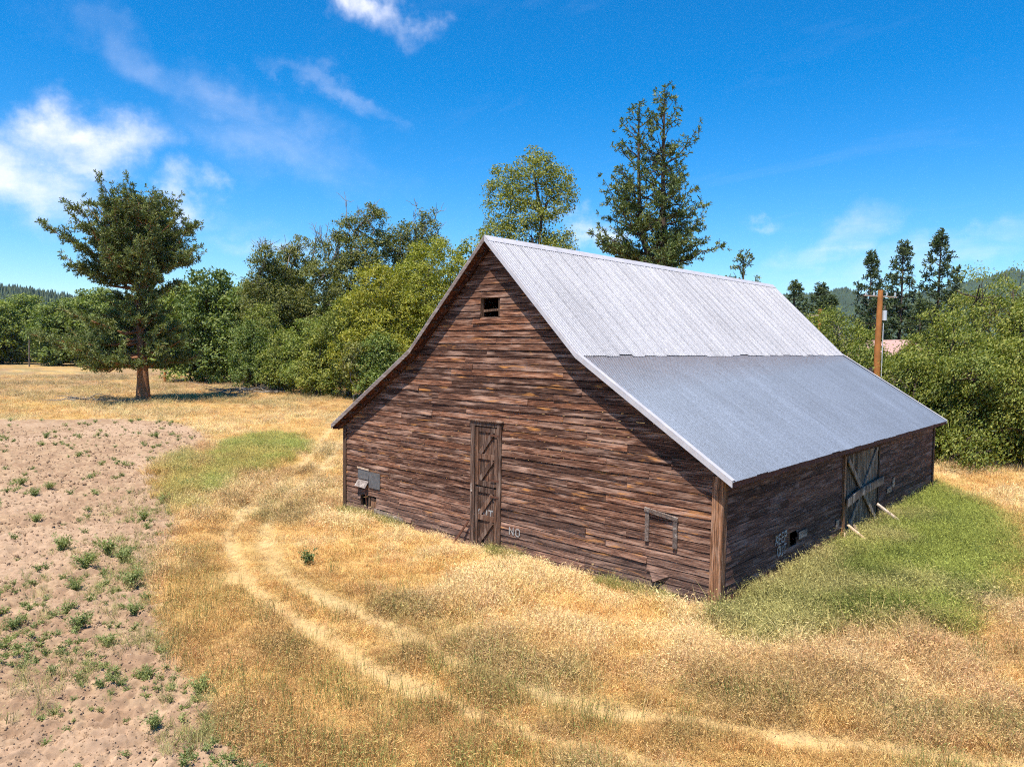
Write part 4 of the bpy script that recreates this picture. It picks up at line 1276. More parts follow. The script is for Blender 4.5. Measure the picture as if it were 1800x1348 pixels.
cwspec = [((-84.9, 36.1), 19.0, 3.4, 'dark cottonwood with twiggy dead top at the open end of the tree group', 5), ((-85.6, 40.9), 20.5, 3.6, 'dark cottonwood behind, second in the tree group', 0),
          ((-78.3, 42.1), 20.8, 3.9, 'dark cottonwood with tall bare dead twigs above its crown', 9), ((-73.2, 44.1), 24.2, 4.1, 'tallest dark cottonwood in the tree group', 3),
          ((-73.5, 49.2), 22.0, 3.8, 'dark cottonwood between the tallest one and the thin-topped one', 0), ((-69.4, 50.2), 23.6, 3.2, 'thin-topped cottonwood behind the yellow-green willow', 3)]
for i, (p, h, w, lab, dead) in enumerate(cwspec):
    broadleaf('cottonwood', (p[0], p[1], 0), lab, 'cottonwoods left of the barn', tall_lobes(h, w, 60 + i), 0.38, L_COTTON, M_BARK_GREY, 70 + i, 1000, 36, 0.8, 0.25,
              dead=dead, dead_box=((-2.4, 2.4), (-2.4, 2.4), (h * 0.84, h * 1.10)))

# yellow-green willows in front of them
broadleaf('willow', (-53.1, 38.1, 0), 'round yellow-green willow crowding the left slope of the barn roof', 'willows left of the barn',
          sidelobes([(0, 0, 14.6, 3.4, 3, 2.7), (-2.2, -0.5, 12.4, 3.0, 3, 2.2), (2.4, 0, 12.6, 2.8, 3, 2.4), (-0.2, -1.2, 10.2, 3.6, 3, 2.4), (3.4, -1, 9.4, 3.0, 3, 2.4), (-3.0, -1, 8.0, 2.8, 3, 2.2), (0.6, -1.6, 6.4, 3.6, 3, 2.4), (-1.0, -1.2, 3.2, 3.4, 3, 2.6), (3.4, 0, 5.0, 3, 3, 3)]),
          0.35, L_WILLOW, M_BARK, 81, 640, 64, 0.95, 0.22, stems=3)
broadleaf('willow', (-55.7, 33.4, 0), 'broad yellow-green willow with low billowing boughs beside the barn', 'willows left of the barn',
          sidelobes([(-0.4, 0, 12.0, 2.6, 2.5, 2.2), (-2.2, 0, 9.6, 2.6, 2.5, 2.0), (1.8, 0, 9.6, 2.8, 2.5, 2.2), (-0.4, -1, 7.2, 3.2, 3, 2.2), (-2.8, -0.6, 5.0, 2.6, 2.5, 2.2), (1.6, -1.0, 4.8, 3.0, 2.5, 2.4), (0, -1, 2.2, 3.6, 2.6, 2.2)]),
          0.3, L_WILLOW, M_BARK, 82, 520, 64, 0.9, 0.22, stems=3)
broadleaf('willow', (-60.2, 32.6, 0), 'lower olive willow between the dark cottonwoods and the yellow one', 'willows left of the barn',
          sidelobes([(0, 0, 9.2, 2.4, 2.2, 1.9), (-1.8, 0, 7.0, 2.4, 2.2, 2.0), (1.8, 0, 6.6, 2.4, 2.2, 2.2), (0, -0.8, 4.0, 3.2, 2.5, 2.4), (-1.0, -0.8, 1.8, 2.8, 2.2, 1.8)]), 0.22, L_BUSH, M_BARK, 83, 380, 56, 0.85, 0.22, stems=3)
broadleaf('willow', (-51.0, 44.6, 0), 'willow whose crown meets the roof edge above the left slope', 'willows left of the barn',
          sidelobes([(0, 0, 13.6, 2.6, 2.6, 2.4), (1.4, 0, 10.4, 3.0, 3, 2.6), (-1.2, 0, 9.0, 2.6, 2.6, 2.6)]), 0.26, L_WILLOW, M_BARK, 84, 260, 36, 0.95, 0.32, stems=2)
shr = [((-76.2, 29.4), 8.6, 2.6, 'leafy shrub at the outer end of the thicket'), ((-71.2, 30.6), 7.6, 2.6, 'rounded green shrub behind the fallen branches'), ((-67.0, 31.4), 9.0, 2.7, 'tall green shrub in the middle of the thicket'),
       ((-62.8, 30.2), 6.6, 2.2, 'low olive shrub where the thicket meets the dry grass'), ((-52.6, 30.6), 7.0, 2.2, 'dark green shrub at the foot of the yellow willow'), ((-79.0, 32.2), 11.0, 2.8, 'tall shrub leaning out of the cottonwood row')]
for i, (p, h, w, lab) in enumerate(shr):
    broadleaf('thicket_shrub', (p[0], p[1], 0), lab, 'shrubs below the cottonwoods',
              sidelobes([(0, 0, h * 0.78, w * 0.72, w * 0.72, h * 0.2), (-w * 0.45, 0, h * 0.52, w * 0.7, w * 0.7, h * 0.2), (w * 0.45, 0, h * 0.5, w * 0.7, w * 0.7, h * 0.2), (0, -w * 0.3, h * 0.26, w * 0.95, w * 0.9, h * 0.22)]),
              0.14, L_ROW if i % 2 == 0 else L_BUSH, M_BARK, 90 + i, 230, 50, 0.75, 0.23, stems=3, cat='shrub')
broadleaf('sapling', (-53.9, 28.4, 0), 'slim sapling with bare lower stem at the edge of the thicket', None, sidelobes([(0, 0, 5.0, 1.0, 1, 1.2), (-0.6, 0, 3.6, 1.2, 1, 0.9), (0.7, 0, 3.3, 1.1, 1, 0.9)]), 0.08, L_COTTON, M_BARK_GREY, 99, 70, 26, 0.5, 0.26)

# row of trees behind the big pine
rowt = broadleaf('row_tree', (-105.0, 33.9, 0), 'bushy green tree just behind the lone pine trunk', 'trees behind the lone pine', tall_lobes(15.0, 4.2, 101), 0.28, L_ROW, M_BARK, 102, 560, 26, 1.05, 0.42)
for p, h, rz, lab in (((-98.4, 34.6), 1.12, 1.0, 'taller green tree right of the lone pine'), ((-102.0, 41.2), 1.04, 2.5, 'green tree behind the weathered fence pole'), ((-93.0, 37.0), 0.95, 4.0, 'green tree at the gap before the dark cottonwoods'),
                      ((-92.0, 42.5), 1.15, 3.2, 'green tree behind the gap by the cottonwoods')):
    c = copy_tree(rowt); c.location = (p[0], p[1], 0); c.scale = (1.0, 1.0, h); c.rotation_euler.z = rz; c['label'] = lab
# far wood at the left edge
lab_far = 'dark green tree in the far wood at the edge of the field'
k = 0
rf = np.random.default_rng(6)
for i in range(26):
    t = i / 25
    p = np.array([-262.0, 14.0]) * (1 - t) + np.array([-160.0, 52.0]) * t + rf.normal(0, 2.5, 2) + (np.array([-8, 16.0]) if i % 2 else 0)
    c = copy_tree(rowt); c.location = (p[0], p[1], 0); s = rf.uniform(0.95, 1.3); c.scale = (s * 1.25, s * 1.25, s); c.rotation_euler.z = rf.uniform(0, 6.28)
    c['label'] = lab_far; c['group'] = 'far wood along the field'
for i in range(16):
    t = i / 15
    p = np.array([-150.0, 56.0]) * (1 - t) + np.array([-112.0, 66.0]) * t + rf.normal(0, 2, 2)
    c = copy_tree(rowt); c.location = (p[0], p[1], 0); s = rf.uniform(0.8, 1.05); c.scale = (s, s, s); c.rotation_euler.z = rf.uniform(0, 6.28)
    c['label'] = 'green tree in the row filling the gap behind the lone pine'; c['group'] = 'trees behind the gap'

# big wind-blown bushes on the right
WIND = (0.52 * RIGHT[0], 0.52 * RIGHT[1], 0.75)
def bush_lobes(h, w, seed):
    r = np.random.default_rng(seed)
    out = []
    for i in range(19):
        t = r.uniform(0.06, 0.86) if i > 2 else (0.88, 0.76, 0.18)[i]
        rad = w * float(np.interp(t, [0.0, 0.3, 0.6, 0.9], [0.85, 1.0, 0.75, 0.22]))
        a = r.uniform(0, 6.28)
        out.append((rad * 0.75 * math.cos(a), rad * 0.75 * math.sin(a), t * h, w * 0.42, w * 0.42, h * 0.13))
    return out


hb = [((-3.4, 27.9), 5.7, 2.0, 'wind-blown green bush just right of the utility pole'), ((-2.3, 31.0), 8.3, 2.8, 'tall wind-blown bush with pale feathery top behind the barn end'), ((-1.4, 33.9), 10.4, 3.4, 'second tall feathery-topped bush in the hedge'),
      ((0.3, 36.2), 10.6, 3.4, 'third tall bush of the hedge behind the barn'), ((2.6, 37.2), 10.6, 3.4, 'bush of the hedge cut by the picture edge'), ((5.6, 38.6), 10.4, 3.6, 'outermost hedge bush beyond the picture edge'),
      ((-0.6, 27.9), 5.8, 2.5, 'low dark bush nearest the barn far corner'), ((1.0, 29.6), 6.4, 2.5, 'low bush in front of the tall hedge'), ((2.9, 31.4), 6.4, 2.5, 'low bush at the picture edge in front of the hedge'), ((5.2, 33.0), 6.2, 2.6, 'low hedge bush outside the picture edge'), ((-1.2, 29.6), 7.6, 2.4, 'mid-height bush filling the hedge behind the low dark one'), ((1.2, 32.6), 8.4, 2.8, 'mid-height bush in the heart of the hedge'), ((3.6, 34.2), 8.4, 2.8, 'mid-height hedge bush at the picture edge')]
for i, (p, h, w, lab) in enumerate(hb):
    broadleaf('hedge_bush', (p[0], p[1], 0), lab, 'big bushes right of the barn', bush_lobes(h, w, 120 + i), 0.16, L_BUSH, M_BARK, 130 + i, 340, 70, 0.62, 0.145, wind=WIND, aspect=0.42, stems=4, cat='bush')
for i, (p, h, w, lab) in enumerate([((-11.7, 35.4), 8.2, 2.5, 'willow bush rising behind the roof knee'), ((-10.6, 38.9), 8.6, 2.6, 'willow bush between roof end and utility pole'), ((-8.4, 36.6), 7.0, 2.3, 'willow bush left of the utility pole foot'), ((-15.6, 39.9), 8.0, 2.6, 'willow bush hidden mostly by the pale roof'), ((-6.8, 33.0), 6.0, 1.9, 'small willow bush at the utility pole')]):
    broadleaf('willow_bush', (p[0], p[1], 0), lab, 'willow bushes behind the roof end', bush_lobes(h, w, 150 + i), 0.14, L_BUSH, M_BARK_GREY, 160 + i, 230, 60, 0.65, 0.17, wind=WIND, aspect=0.42, stems=3, cat='bush')

# ------------------------------------------------------------------ poles, house, branches
M_POLE = plain_mat('orange_pole_wood', (0.36, 0.135, 0.035), 0.8, 0, 0.35, 2.0, 0.3)
M_GREYMETAL = plain_mat('grey_transformer', (0.55, 0.57, 0.60), 0.5, 0.2, 0.1, 4.0)
M_WIRE = plain_mat('dark_wire', (0.05, 0.05, 0.05), 0.6, 0.3, 0.2, 4.0)
M_BOXM = plain_mat('dark_meter_box', (0.06, 0.045, 0.045), 0.6, 0.2, 0.2, 4.0)
PX, PY = -4.9, 28.1
up_ = empty('utility_pole', (PX, PY, 0)); tag(up_, 'orange-brown wooden utility pole with crossarm and transformer behind the barn', 'utility pole')
MB().tube([(0, 0, -0.2), (0.02, 0.0, 3), (0.0, 0.0, 6), (0.05 * RIGHT[0], 0.05 * RIGHT[1], 9.2)], [0.205, 0.19, 0.165, 0.135], 12).build('pole', M_POLE, up_, smooth=True)
MB().bar((-0.85 * RIGHT[0], -0.85 * RIGHT[1], 8.90), (0.95 * RIGHT[0], 0.95 * RIGHT[1], 8.82), (0, 0, 1), 0.065, 0.08).build('crossarm', M_SILL, up_)
for q in (-0.75, -0.3, 0.4, 0.85):
    MB().tube([(q * RIGHT[0], q * RIGHT[1], 8.9), (q * RIGHT[0], q * RIGHT[1], 9.08)], [0.035, 0.045], 8).build('insulator', M_GREYMETAL, up_)
q = 0.32
tr_ = MB().tube([(q * RIGHT[0], q * RIGHT[1], 7.55), (q * RIGHT[0], q * RIGHT[1], 8.10)], 0.12, 14).build('transformer', M_GREYMETAL, up_, smooth=False)
MB().tube([(q * RIGHT[0], q * RIGHT[1], 8.15), (q * RIGHT[0], q * RIGHT[1], 8.36)], [0.03, 0.04], 8).build('bushing', M_SILL, tr_)
MB().tube([(0.27 * RIGHT[0], 0.27 * RIGHT[1], 7.4), (0.26 * RIGHT[0], 0.26 * RIGHT[1], 3.4)], 0.025, 6).build('conduit', M_GREYMETAL, up_)
MB().box(-0.34, -0.12, -0.24, -0.06, 4.3, 4.95).build('meter_box', M_BOXM, up_)
fpole = empty('far_utility_pole', (-18.2, 56.5, 0)); tag(fpole, 'distant utility pole with crossarm poking out of the willow bushes', 'utility pole')
MB().tube([(0, 0, -0.2), (0, 0, 9.8)], [0.2, 0.15], 10).build('pole', M_POLE, fpole)
MB().bar((-1.1 * RIGHT[0], -1.1 * RIGHT[1], 9.2), (1.1 * RIGHT[0], 1.1 * RIGHT[1], 9.25), (0, 0, 1), 0.12, 0.12).build('crossarm', M_SILL, fpole)
for j, (p, h, lab, red) in enumerate([((-99.6, 36.2), 4.6, 'tall grey leaning pole with red foot by the trees', True), ((-101.5, 29.0), 2.2, 'short brown post right of the lone pine', False), ((-184.7, 32.8), 6.2, 'thin pale pole before the far wood', True)]):
    e = empty('field_post', (p[0], p[1], 0)); tag(e, lab, 'post')
    MB().tube([(0, 0, -0.2), (0.05, 0, h * 0.5), (0.0, 0.1, h)], [0.17, 0.15, 0.12], 8).build('pole', M_GREYP if red else M_POLE, e)
    if j == 0: MB().tube([(0.0, 0, -0.1), (0.0, 0, 1.0)], 0.22, 10).build('red_sleeve', M_RUST, e)

def wire(a, b_, sag, label):
    a, b_ = np.array(a), np.array(b_)
    t = np.linspace(0, 1, 14)[:, None]
    p = a + (b_ - a) * t
    p[:, 2] -= sag * 4 * (t * (1 - t))[:, 0]
    o = MB().tube(p, 0.014, 4).build('power_line', M_WIRE)
    tag(o, label, 'wire')


wire((PX - 0.75 * RIGHT[0], PY - 0.75 * RIGHT[1], 9.06), (-18.2 - 1.0 * RIGHT[0], 56.5 - 1.0 * RIGHT[1], 9.4), 0.7, 'overhead wire from the outer crossarm end towards the distant pole')
wire((PX + 0.85 * RIGHT[0], PY + 0.85 * RIGHT[1], 9.06), (-18.2 + 1.0 * RIGHT[0], 56.5 + 1.0 * RIGHT[1], 9.4), 0.7, 'overhead wire from the inner crossarm end towards the distant pole')
wire((PX, PY, 7.0), (-11.0, 52.2, 5.6), 0.5, 'lower service wire from the utility pole to the house')
hs = empty('house', (-11.0, 52.2, 0), YAW); tag(hs, 'small house with pinkish roof seen between the bushes and the pole', 'house')
M_HW = plain_mat('house_wall', (0.30, 0.24, 0.20), 0.8, 0, 0.1, 2.0)
M_HR = plain_mat('pink_roof', (0.48, 0.29, 0.25), 0.8, 0, 0.2, 6.0)
MB().box(-3, 3, -2.5, 2.5, 0, 4.6).add([(-3, -2.5, 4.6), (3, -2.5, 4.6), (3, 2.5, 4.6), (-3, 2.5, 4.6), (-3, 0, 6.5), (3, 0, 6.5)], [(0, 1, 5, 4), (2, 3, 4, 5)]).build('wall', M_HW, hs)
hr = MB()
hr.hexa([(-3.3, -2.9, 4.42), (3.3, -2.9, 4.42), (3.3, 0.0, 6.66), (-3.3, 0, 6.66), (-3.3, -2.9, 4.56), (3.3, -2.9, 4.56), (3.3, 0.0, 6.82), (-3.3, 0, 6.82)])
hr.hexa([(-3.3, 0.002, 6.66), (3.3, 0.002, 6.66), (3.3, 2.9, 4.42), (-3.3, 2.9, 4.42), (-3.3, 0.002, 6.82), (3.3, 0.002, 6.82), (3.3, 2.9, 4.56), (-3.3, 2.9, 4.56)])
hr.build('roof', M_HR, hs)
for x in (-1.6, 1.6):
    wn = MB().box(x - 0.5, x + 0.5, -2.53, -2.505, 1.2, 2.6).build('window', M_SILL, hs)
    MB().box(x - 0.42, x + 0.42, -2.545, -2.532, 1.28, 2.52).build('pane', M_BOXM, wn)
MB().box(-0.5, 0.5, -2.54, -2.505, 0.0, 2.1).build('door', M_BOXM, hs)

# fallen branches
def brush(loc, label, seed, n, ln, rad, hgt):
    r = np.random.default_rng(seed)
    mb = MB()
    for i in range(n):
        p = np.array([r.normal(0, ln * 0.25), r.normal(0, ln * 0.12), r.uniform(0.05, hgt * 0.5)])
        a = r.normal(0, 0.5) + (math.pi if r.random() < 0.5 else 0)
        d = np.array([RIGHT[0] * math.cos(a) - RIGHT[1] * math.sin(a), RIGHT[1] * math.cos(a) + RIGHT[0] * math.sin(a), r.uniform(-0.05, 0.25)])
        l = ln * r.uniform(0.25, 0.6)
        t = np.linspace(0, 1, 5)[:, None]
        q = p + d * l * t + r.normal(0, 0.06, (5, 3))
        q[:, 2] = np.maximum(q[:, 2], 0.03)
        mb.tube(q, np.linspace(rad * r.uniform(0.4, 1.0), 0.015, 5), 5)
    o = mb.build('fallen_branch', M_BARK_GREY)
    o.location = (loc[0], loc[1], 0)
    tag(o, label, 'branch')


brush((-71.3, 9.8), 'dead branches on the shaded ground left of the pine trunk', 1, 12, 6.0, 0.10, 1.0)
brush((-71.8, 24.6), 'tangle of dead branches at the end of the pine shadow', 2, 26, 6.0, 0.10, 1.6)
brush((-72.2, 29.6), 'grey fallen limbs in front of the thicket', 3, 14, 8.0, 0.16, 0.8)
brush((-66.5, 33.0), 'long fallen limb at the foot of the olive shrub', 4, 6, 7.0, 0.14, 0.5)

# ------------------------------------------------------------------ grass, weeds, clods
def tuft_mesh(name, nblade, h, spread, width, r, head=0.0, curve=0.35, mat=None):
    mb = MB()
    for i in range(nblade):
        a = r.uniform(0, 6.28); rad = spread * math.sqrt(r.random())
        p0 = np.array([rad * math.cos(a), rad * math.sin(a), 0])
        la = a + r.normal(0, 1.0)
        hh = h * r.uniform(0.55, 1.15)
        out = np.array([math.cos(la), math.sin(la), 0]) * hh * r.uniform(0.1, curve * 2)
        p1 = p0 + out * 0.35 + np.array([0, 0, hh * 0.6]); p2 = p0 + out + np.array([0, 0, hh * r.uniform(0.8, 1.0)])
        sa = r.uniform(0, 3.14); s = np.array([math.cos(sa), math.sin(sa), 0]) * width * 0.5
        mb.add([p0 - s, p0 + s, p1 + s * 0.8, p1 - s * 0.8, p2], [(0, 1, 2, 3)], r.random())
        mb.add([p1 - s * 0.8, p1 + s * 0.8, p2], [(0, 1, 2)], r.random())
        if r.random() < head:
            e = p2 + norm(out + np.array([0, 0, -0.02])) * h * 0.16
            w2 = s * 1.6
            mb.add([p2 - s * 0.3, (p2 + e) / 2 + w2, e, (p2 + e) / 2 - w2], [(0, 1, 2, 3)], r.uniform(0.5, 1))
    me = mb.mesh(name, 'v')
    me.materials.append(mat or M_BLADE)
    return me


def weed_mesh(name, h, w, nst, nleaf, ls, r, mat):
    mb = MB()
    for i in range(nst):
        a = r.uniform(0, 6.28); t = np.linspace(0, 1, 4)[:, None]
        e = np.array([math.cos(a) * w * r.uniform(0.2, 1), math.sin(a) * w * r.uniform(0.2, 1), h * r.uniform(0.5, 1.0)])
        p = e * t * np.array([1, 1, 1]) + np.array([0, 0, 0.0])
        p[:, :2] *= t ** 0.7
        mb.tube(p, np.linspace(0.008, 0.003, 4), 3, 0.3, cap=False)
        k = r.integers(nleaf // 2, nleaf)
        s = r.uniform(0.15, 1, k)
        c = e * s[:, None]; c[:, :2] *= (s ** 0.7)[:, None]
        c += r.normal(0, ls * 0.6, (k, 3)); c[:, 2] = np.maximum(c[:, 2], 0.01)
        leaves(mb, c, np.tile([0, 0, 0.8], (k, 1)), ls, r, 0.4)
    me = mb.mesh(name, 'v')
    me.materials.append(mat)
    return me


def scatter(name, label, cat, pts, rot, scl, colr, meshes, kind_idx):
    """points with rotation, scale and colour; each carries a tuft"""
    me = bpy.data.meshes.new(name + '_points')
    n = len(pts)
    me.vertices.add(n)
    me.vertices.foreach_set('co', pts.astype(np.float32).ravel())
    for nm, ty, arr, key in (('rot', 'FLOAT_VECTOR', rot, 'vector'), ('scl', 'FLOAT_VECTOR', scl, 'vector'), ('col', 'FLOAT_VECTOR', colr, 'vector'), ('idx', 'INT', kind_idx, 'value')):
        a = me.attributes.new(nm, ty, 'POINT')
        a.data.foreach_set(key, np.asarray(arr, dtype=np.int32 if ty == 'INT' else np.float32).ravel())
    o = bpy.data.objects.new(name, me)
    COL.objects.link(o)
    tag(o, label, cat, kind='stuff')
    col = bpy.data.collections.new(name + '_tufts')
    for i, m in enumerate(meshes):
        col.objects.link(bpy.data.objects.new('%s_tuft_%02d' % (name, i), m))
    ng = bpy.data.node_groups.new(name + '_nodes', 'GeometryNodeTree')
    ng.interface.new_socket('Geometry', in_out='INPUT', socket_type='NodeSocketGeometry')
    ng.interface.new_socket('Geometry', in_out='OUTPUT', socket_type='NodeSocketGeometry')
    gi, go = ng.nodes.new('NodeGroupInput'), ng.nodes.new('NodeGroupOutput')
    m2p = ng.nodes.new('GeometryNodeMeshToPoints')
    ci = ng.nodes.new('GeometryNodeCollectionInfo'); ci.inputs['Collection'].default_value = col
    ci.inputs['Separate Children'].default_value = True; ci.inputs['Reset Children'].default_value = True
    iop = ng.nodes.new('GeometryNodeInstanceOnPoints'); iop.inputs['Pick Instance'].default_value = True

    def attr(nm, dt):
        a = ng.nodes.new('GeometryNodeInputNamedAttribute'); a.data_type = dt; a.inputs['Name'].default_value = nm
        return a.outputs['Attribute']
    ln = ng.links.new
    ln(gi.outputs[0], m2p.inputs['Mesh']); ln(m2p.outputs[0], iop.inputs['Points']); ln(ci.outputs[0], iop.inputs['Instance'])
    ln(attr('idx', 'INT'), iop.inputs['Instance Index'])
    e2r = ng.nodes.new('FunctionNodeEulerToRotation'); ln(attr('rot', 'FLOAT_VECTOR'), e2r.inputs[0]); ln(e2r.outputs[0], iop.inputs['Rotation'])
    ln(attr('scl', 'FLOAT_VECTOR'), iop.inputs['Scale'])
    ln(iop.outputs[0], go.inputs[0])
    md = o.modifiers.new('tufts', 'NODES'); md.node_group = ng
    return o


def field_points(n, r0, r1, seed, spread=41):
    r = np.random.default_rng(seed)
    a = YAW + np.radians(r.uniform(-spread, spread, n))
    d = r0 * (r1 / r0) ** r.random(n)
    return CAM[0] + d * np.sin(a), CAM[1] + d * np.cos(a), d, r


def off_barn(x, y, m=0.06): return ~((x > -W - m) & (x < m + 0.06) & (y > -m) & (y < L + m))


def gz(x, y): return ground_height(x, y, regions(x, y))


rt_ = np.random.default_rng(77)
dry = [tuft_mesh('dry_tuft', 26, 0.34, 0.15, 0.0065, rt_, 0.38, 0.30) for _ in range(5)] + [tuft_mesh('dry_tuft_low', 24, 0.20, 0.18, 0.008, rt_, 0.3, 0.7) for _ in range(3)]
green = [tuft_mesh('green_tuft', 26, 0.42, 0.15, 0.009, rt_, 0.3, 0.45) for _ in range(4)]

x, y, d, r = field_points(210000, 8.5, 150, 201)
rg = regions(x, y)
p_keep = (1 - rg['soil']) * (1 - 0.75 * rg['rut']) * (1 - rg['greenr']) * (1 - 0.8 * rg['greenl']) * np.clip(0.75 + 1.2 * rg['n1'] + 0.6 * rg['n2'], 0.35, 1)
bare = sstep(0.14, 0.22, fbm(x * 0.6 + 50, y * 0.6 + 20, 3) - 0.5)
keep = (r.random(len(x)) < p_keep * (1 - 0.7 * bare)) & off_barn(x, y)
x, y, d = x[keep], y[keep], d[keep]
rg = {k: v[keep] for k, v in rg.items()}
c = grass_colour(x, y, rg) * r.uniform(0.75, 1.3, (len(x), 1)) * (1 + r.normal(0, 0.05, (len(x), 3)))
n = len(x)
wx = fbm(x * 0.35, y * 0.35, 2) - 0.5; wy = fbm(x * 0.35 + 60, y * 0.35 + 30, 2) - 0.5
rot = np.stack([wx * 1.5 + r.normal(0, 0.2, n), wy * 1.5 + r.normal(0, 0.2, n), r.uniform(0, 6.28, n)], 1)
s = r.uniform(0.7, 1.3, n) * np.clip((d / 14) ** 0.45, 0.8, 2.4) * (0.75 + 0.5 * np.clip(rg['n2'] * 3 + 0.5, 0, 1)) * (1 - 0.45 * rg['rut'])
clump = fbm(x * 1.3 + 13, y * 1.3 + 29, 3)
hs_ = s * np.clip(1.15 - 0.012 * d, 0.5, 1.1) * 0.64 * (0.45 + 1.1 * sstep(0.32, 0.72, clump)) * (1 - 0.5 * rg['rut'])
near = np.clip((-0.3 - y) / 2.2, 0, 1); near = np.where((x < 0.5) & (x > -W - 1) & (y < 0), 0.45 + 0.55 * near, 1.0)
hs_ = hs_ * near
low = ((rg['n1'] + rg['n2'] + r.normal(0, 0.1, n)) < -0.06) | (rg['rut'] > 0.4)
idx = np.where(low, r.integers(5, 8, n), r.integers(0, 5, n))
scatter('dry_grass', 'tall dry golden grass covering the field around the barn', 'grass', np.stack([x, y, gz(x, y)], 1), rot, np.stack([s, s, hs_], 1), np.clip(c, 0.01, 0.9), dry, idx)

# taller single stalks with seed heads, in loose drifts
stalk = [tuft_mesh('seed_stalks', 7, 0.52, 0.16, 0.007, rt_, 0.95, 0.22) for _ in range(3)]
x, y, d, r = field_points(24000, 8.5, 60, 205)
rg = regions(x, y)
k = (r.random(len(x)) < (1 - rg['soil']) * (1 - rg['rut']) * (1 - rg['greenl']) * np.clip(sstep(0.42, 0.62, fbm(x * 0.5 + 31, y * 0.5 + 2, 3)) * (0.25 + 0.75 * sstep(0.5, -2.5, (y + 3.2) - 0.25 * (x + 2))) + 0.6 * rg['side'], 0, 1)) & off_barn(x, y, 0.9)
x, y, d = x[k], y[k], d[k]; rg = {q: v[k] for q, v in rg.items()}; n = len(x)
c = mix(grass_colour(x, y, rg), np.array([0.235, 0.255, 0.075]), sstep(0.25, 0.7, r.random(n))) * r.uniform(0.7, 1.25, (n, 1))
s = r.uniform(0.6, 1.15, n)
scatter('seed_stalks', 'taller loose seed stalks standing out of the dry grass', 'grass', np.stack([x, y, gz(x, y)], 1), np.stack([r.normal(0, .18, n), r.normal(0, .18, n), r.uniform(0, 6.28, n)], 1), np.stack([s, s, s], 1), np.clip(c, 0.01, 0.9), stalk, r.integers(0, 3, n))

# green grass beside the barn and the patch left of the track
def in_poly(n, poly, seed, pad=0.8):
    r = np.random.default_rng(seed); P = np.array(poly)
    return r.uniform(P[:, 0].min() - pad, P[:, 0].max() + pad, n), r.uniform(P[:, 1].min() - pad, P[:, 1].max() + pad, n), r


x1, y1, r1 = in_poly(20000, GREEN_R, 211)
x2, y2, r2_ = in_poly(16000, GREEN_L, 212)
x3, y3, r3 = in_poly(5000, GREEN_E, 213)
x, y = np.concatenate([x1, x2, x3]), np.concatenate([y1, y2, y3])
rg = regions(x, y)
r = np.random.default_rng(214)
keep = (r.random(len(x)) < np.maximum(rg['greenr'], rg['greenl'] * 0.9)) & off_barn(x, y, 0.02)
x, y = x[keep], y[keep]; rg = {k: v[keep] for k, v in rg.items()}
n = len(x)
c = grass_colour(x, y, rg) * r.uniform(0.7, 1.3, (n, 1))
rot = np.stack([r.normal(0.12, 0.22, n), r.normal(0.15, 0.22, n), r.uniform(0, 6.28, n)], 1)
s = r.uniform(0.7, 1.35, n) * np.where(rg['greenr'] > 0.3, 1.15, 1.1)
scatter('green_grass', 'lush green grass beside the barn and in the patch by the track', 'grass', np.stack([x, y, gz(x, y)], 1), rot, np.stack([s, s, s * 0.95], 1), np.clip(c, 0.01, 0.9), green, r.integers(0, 4, n))

# green fringe at the foot of the front wall
n = 700
r = np.random.default_rng(215)
x = r.uniform(-W - 0.1, 0.1, n); y = -0.10 - np.abs(r.normal(0, 0.16, n))
k = fbm(x * 0.8, y * 0 + 3.0, 3) > 0.47
x, y = x[k], y[k]; n = len(x)
c = mix(C_GREEN, C_STRAW, r.uniform(0, 0.7, n)) * 0.9
s = r.uniform(0.5, 0.95, n)
scatter('wall_foot_grass', 'thin green grass growing along the foot of the front wall', 'grass', np.stack([x, y, gz(x, y)], 1), np.stack([r.normal(0, .25, n), r.normal(0, .25, n), r.uniform(0, 6.28, n)], 1), np.stack([s, s, s], 1), c, green, r.integers(0, 4, n))

# small weeds and clods on the tilled soil
wm_small = [weed_mesh('low_weed', 0.13, 0.15, 9, 10, 0.045, rt_, L_WEED) for _ in range(4)]
x, y, d, r = field_points(26000, 8.5, 75, 221)
rg = regions(x, y)
den = sstep(0.47, 0.62, fbm(x * 0.55 + 5, y * 0.55 + 7, 3)) * np.where((x > -11.5), 1.0, 0.35) + 0.04
keep = (r.random(len(x)) < rg['soil'] * den * 0.55)
x, y, d = x[keep], y[keep], d[keep]; n = len(x)
s = r.uniform(0.45, 1.25, n) * np.clip((d / 16) ** 0.4, 0.8, 1.7)
scatter('soil_weeds', 'small green weeds sprouting all over the tilled soil', 'weeds', np.stack([x, y, gz(x, y)], 1), np.stack([0 * x, 0 * x, r.uniform(0, 6.28, n)], 1), np.stack([s, s, s], 1), np.tile(C_GREEN, (n, 1)), wm_small, r.integers(0, 4, n))


def clod_mesh(r):
    import itertools
    v = norm(np.array(list(itertools.product((-1, 0, 1), repeat=3)), float)[[i for i in range(27) if i != 13]]) * r.uniform(0.6, 1.15, (26, 1)) * np.array([1, 0.85, 0.6])
    import bmesh
    bm = bmesh.new()
    for p in v: bm.verts.new(p)
    bmesh.ops.convex_hull(bm, input=bm.verts)
    me = bpy.data.meshes.new('clod'); bm.to_mesh(me); bm.free()
    me.materials.append(M_CLOD)
    return me


def clod_mat():
    m, nt, out = new_mat('soil_clod')
    at = N(nt, 'ShaderNodeAttribute', attribute_name='col', attribute_type='INSTANCER')
    d = N(nt, 'ShaderNodeBsdfDiffuse', ins={'Color': at.outputs['Vector'], 'Roughness': 0.8})
    nt.links.new(d.outputs[0], out.inputs[0])
    return m


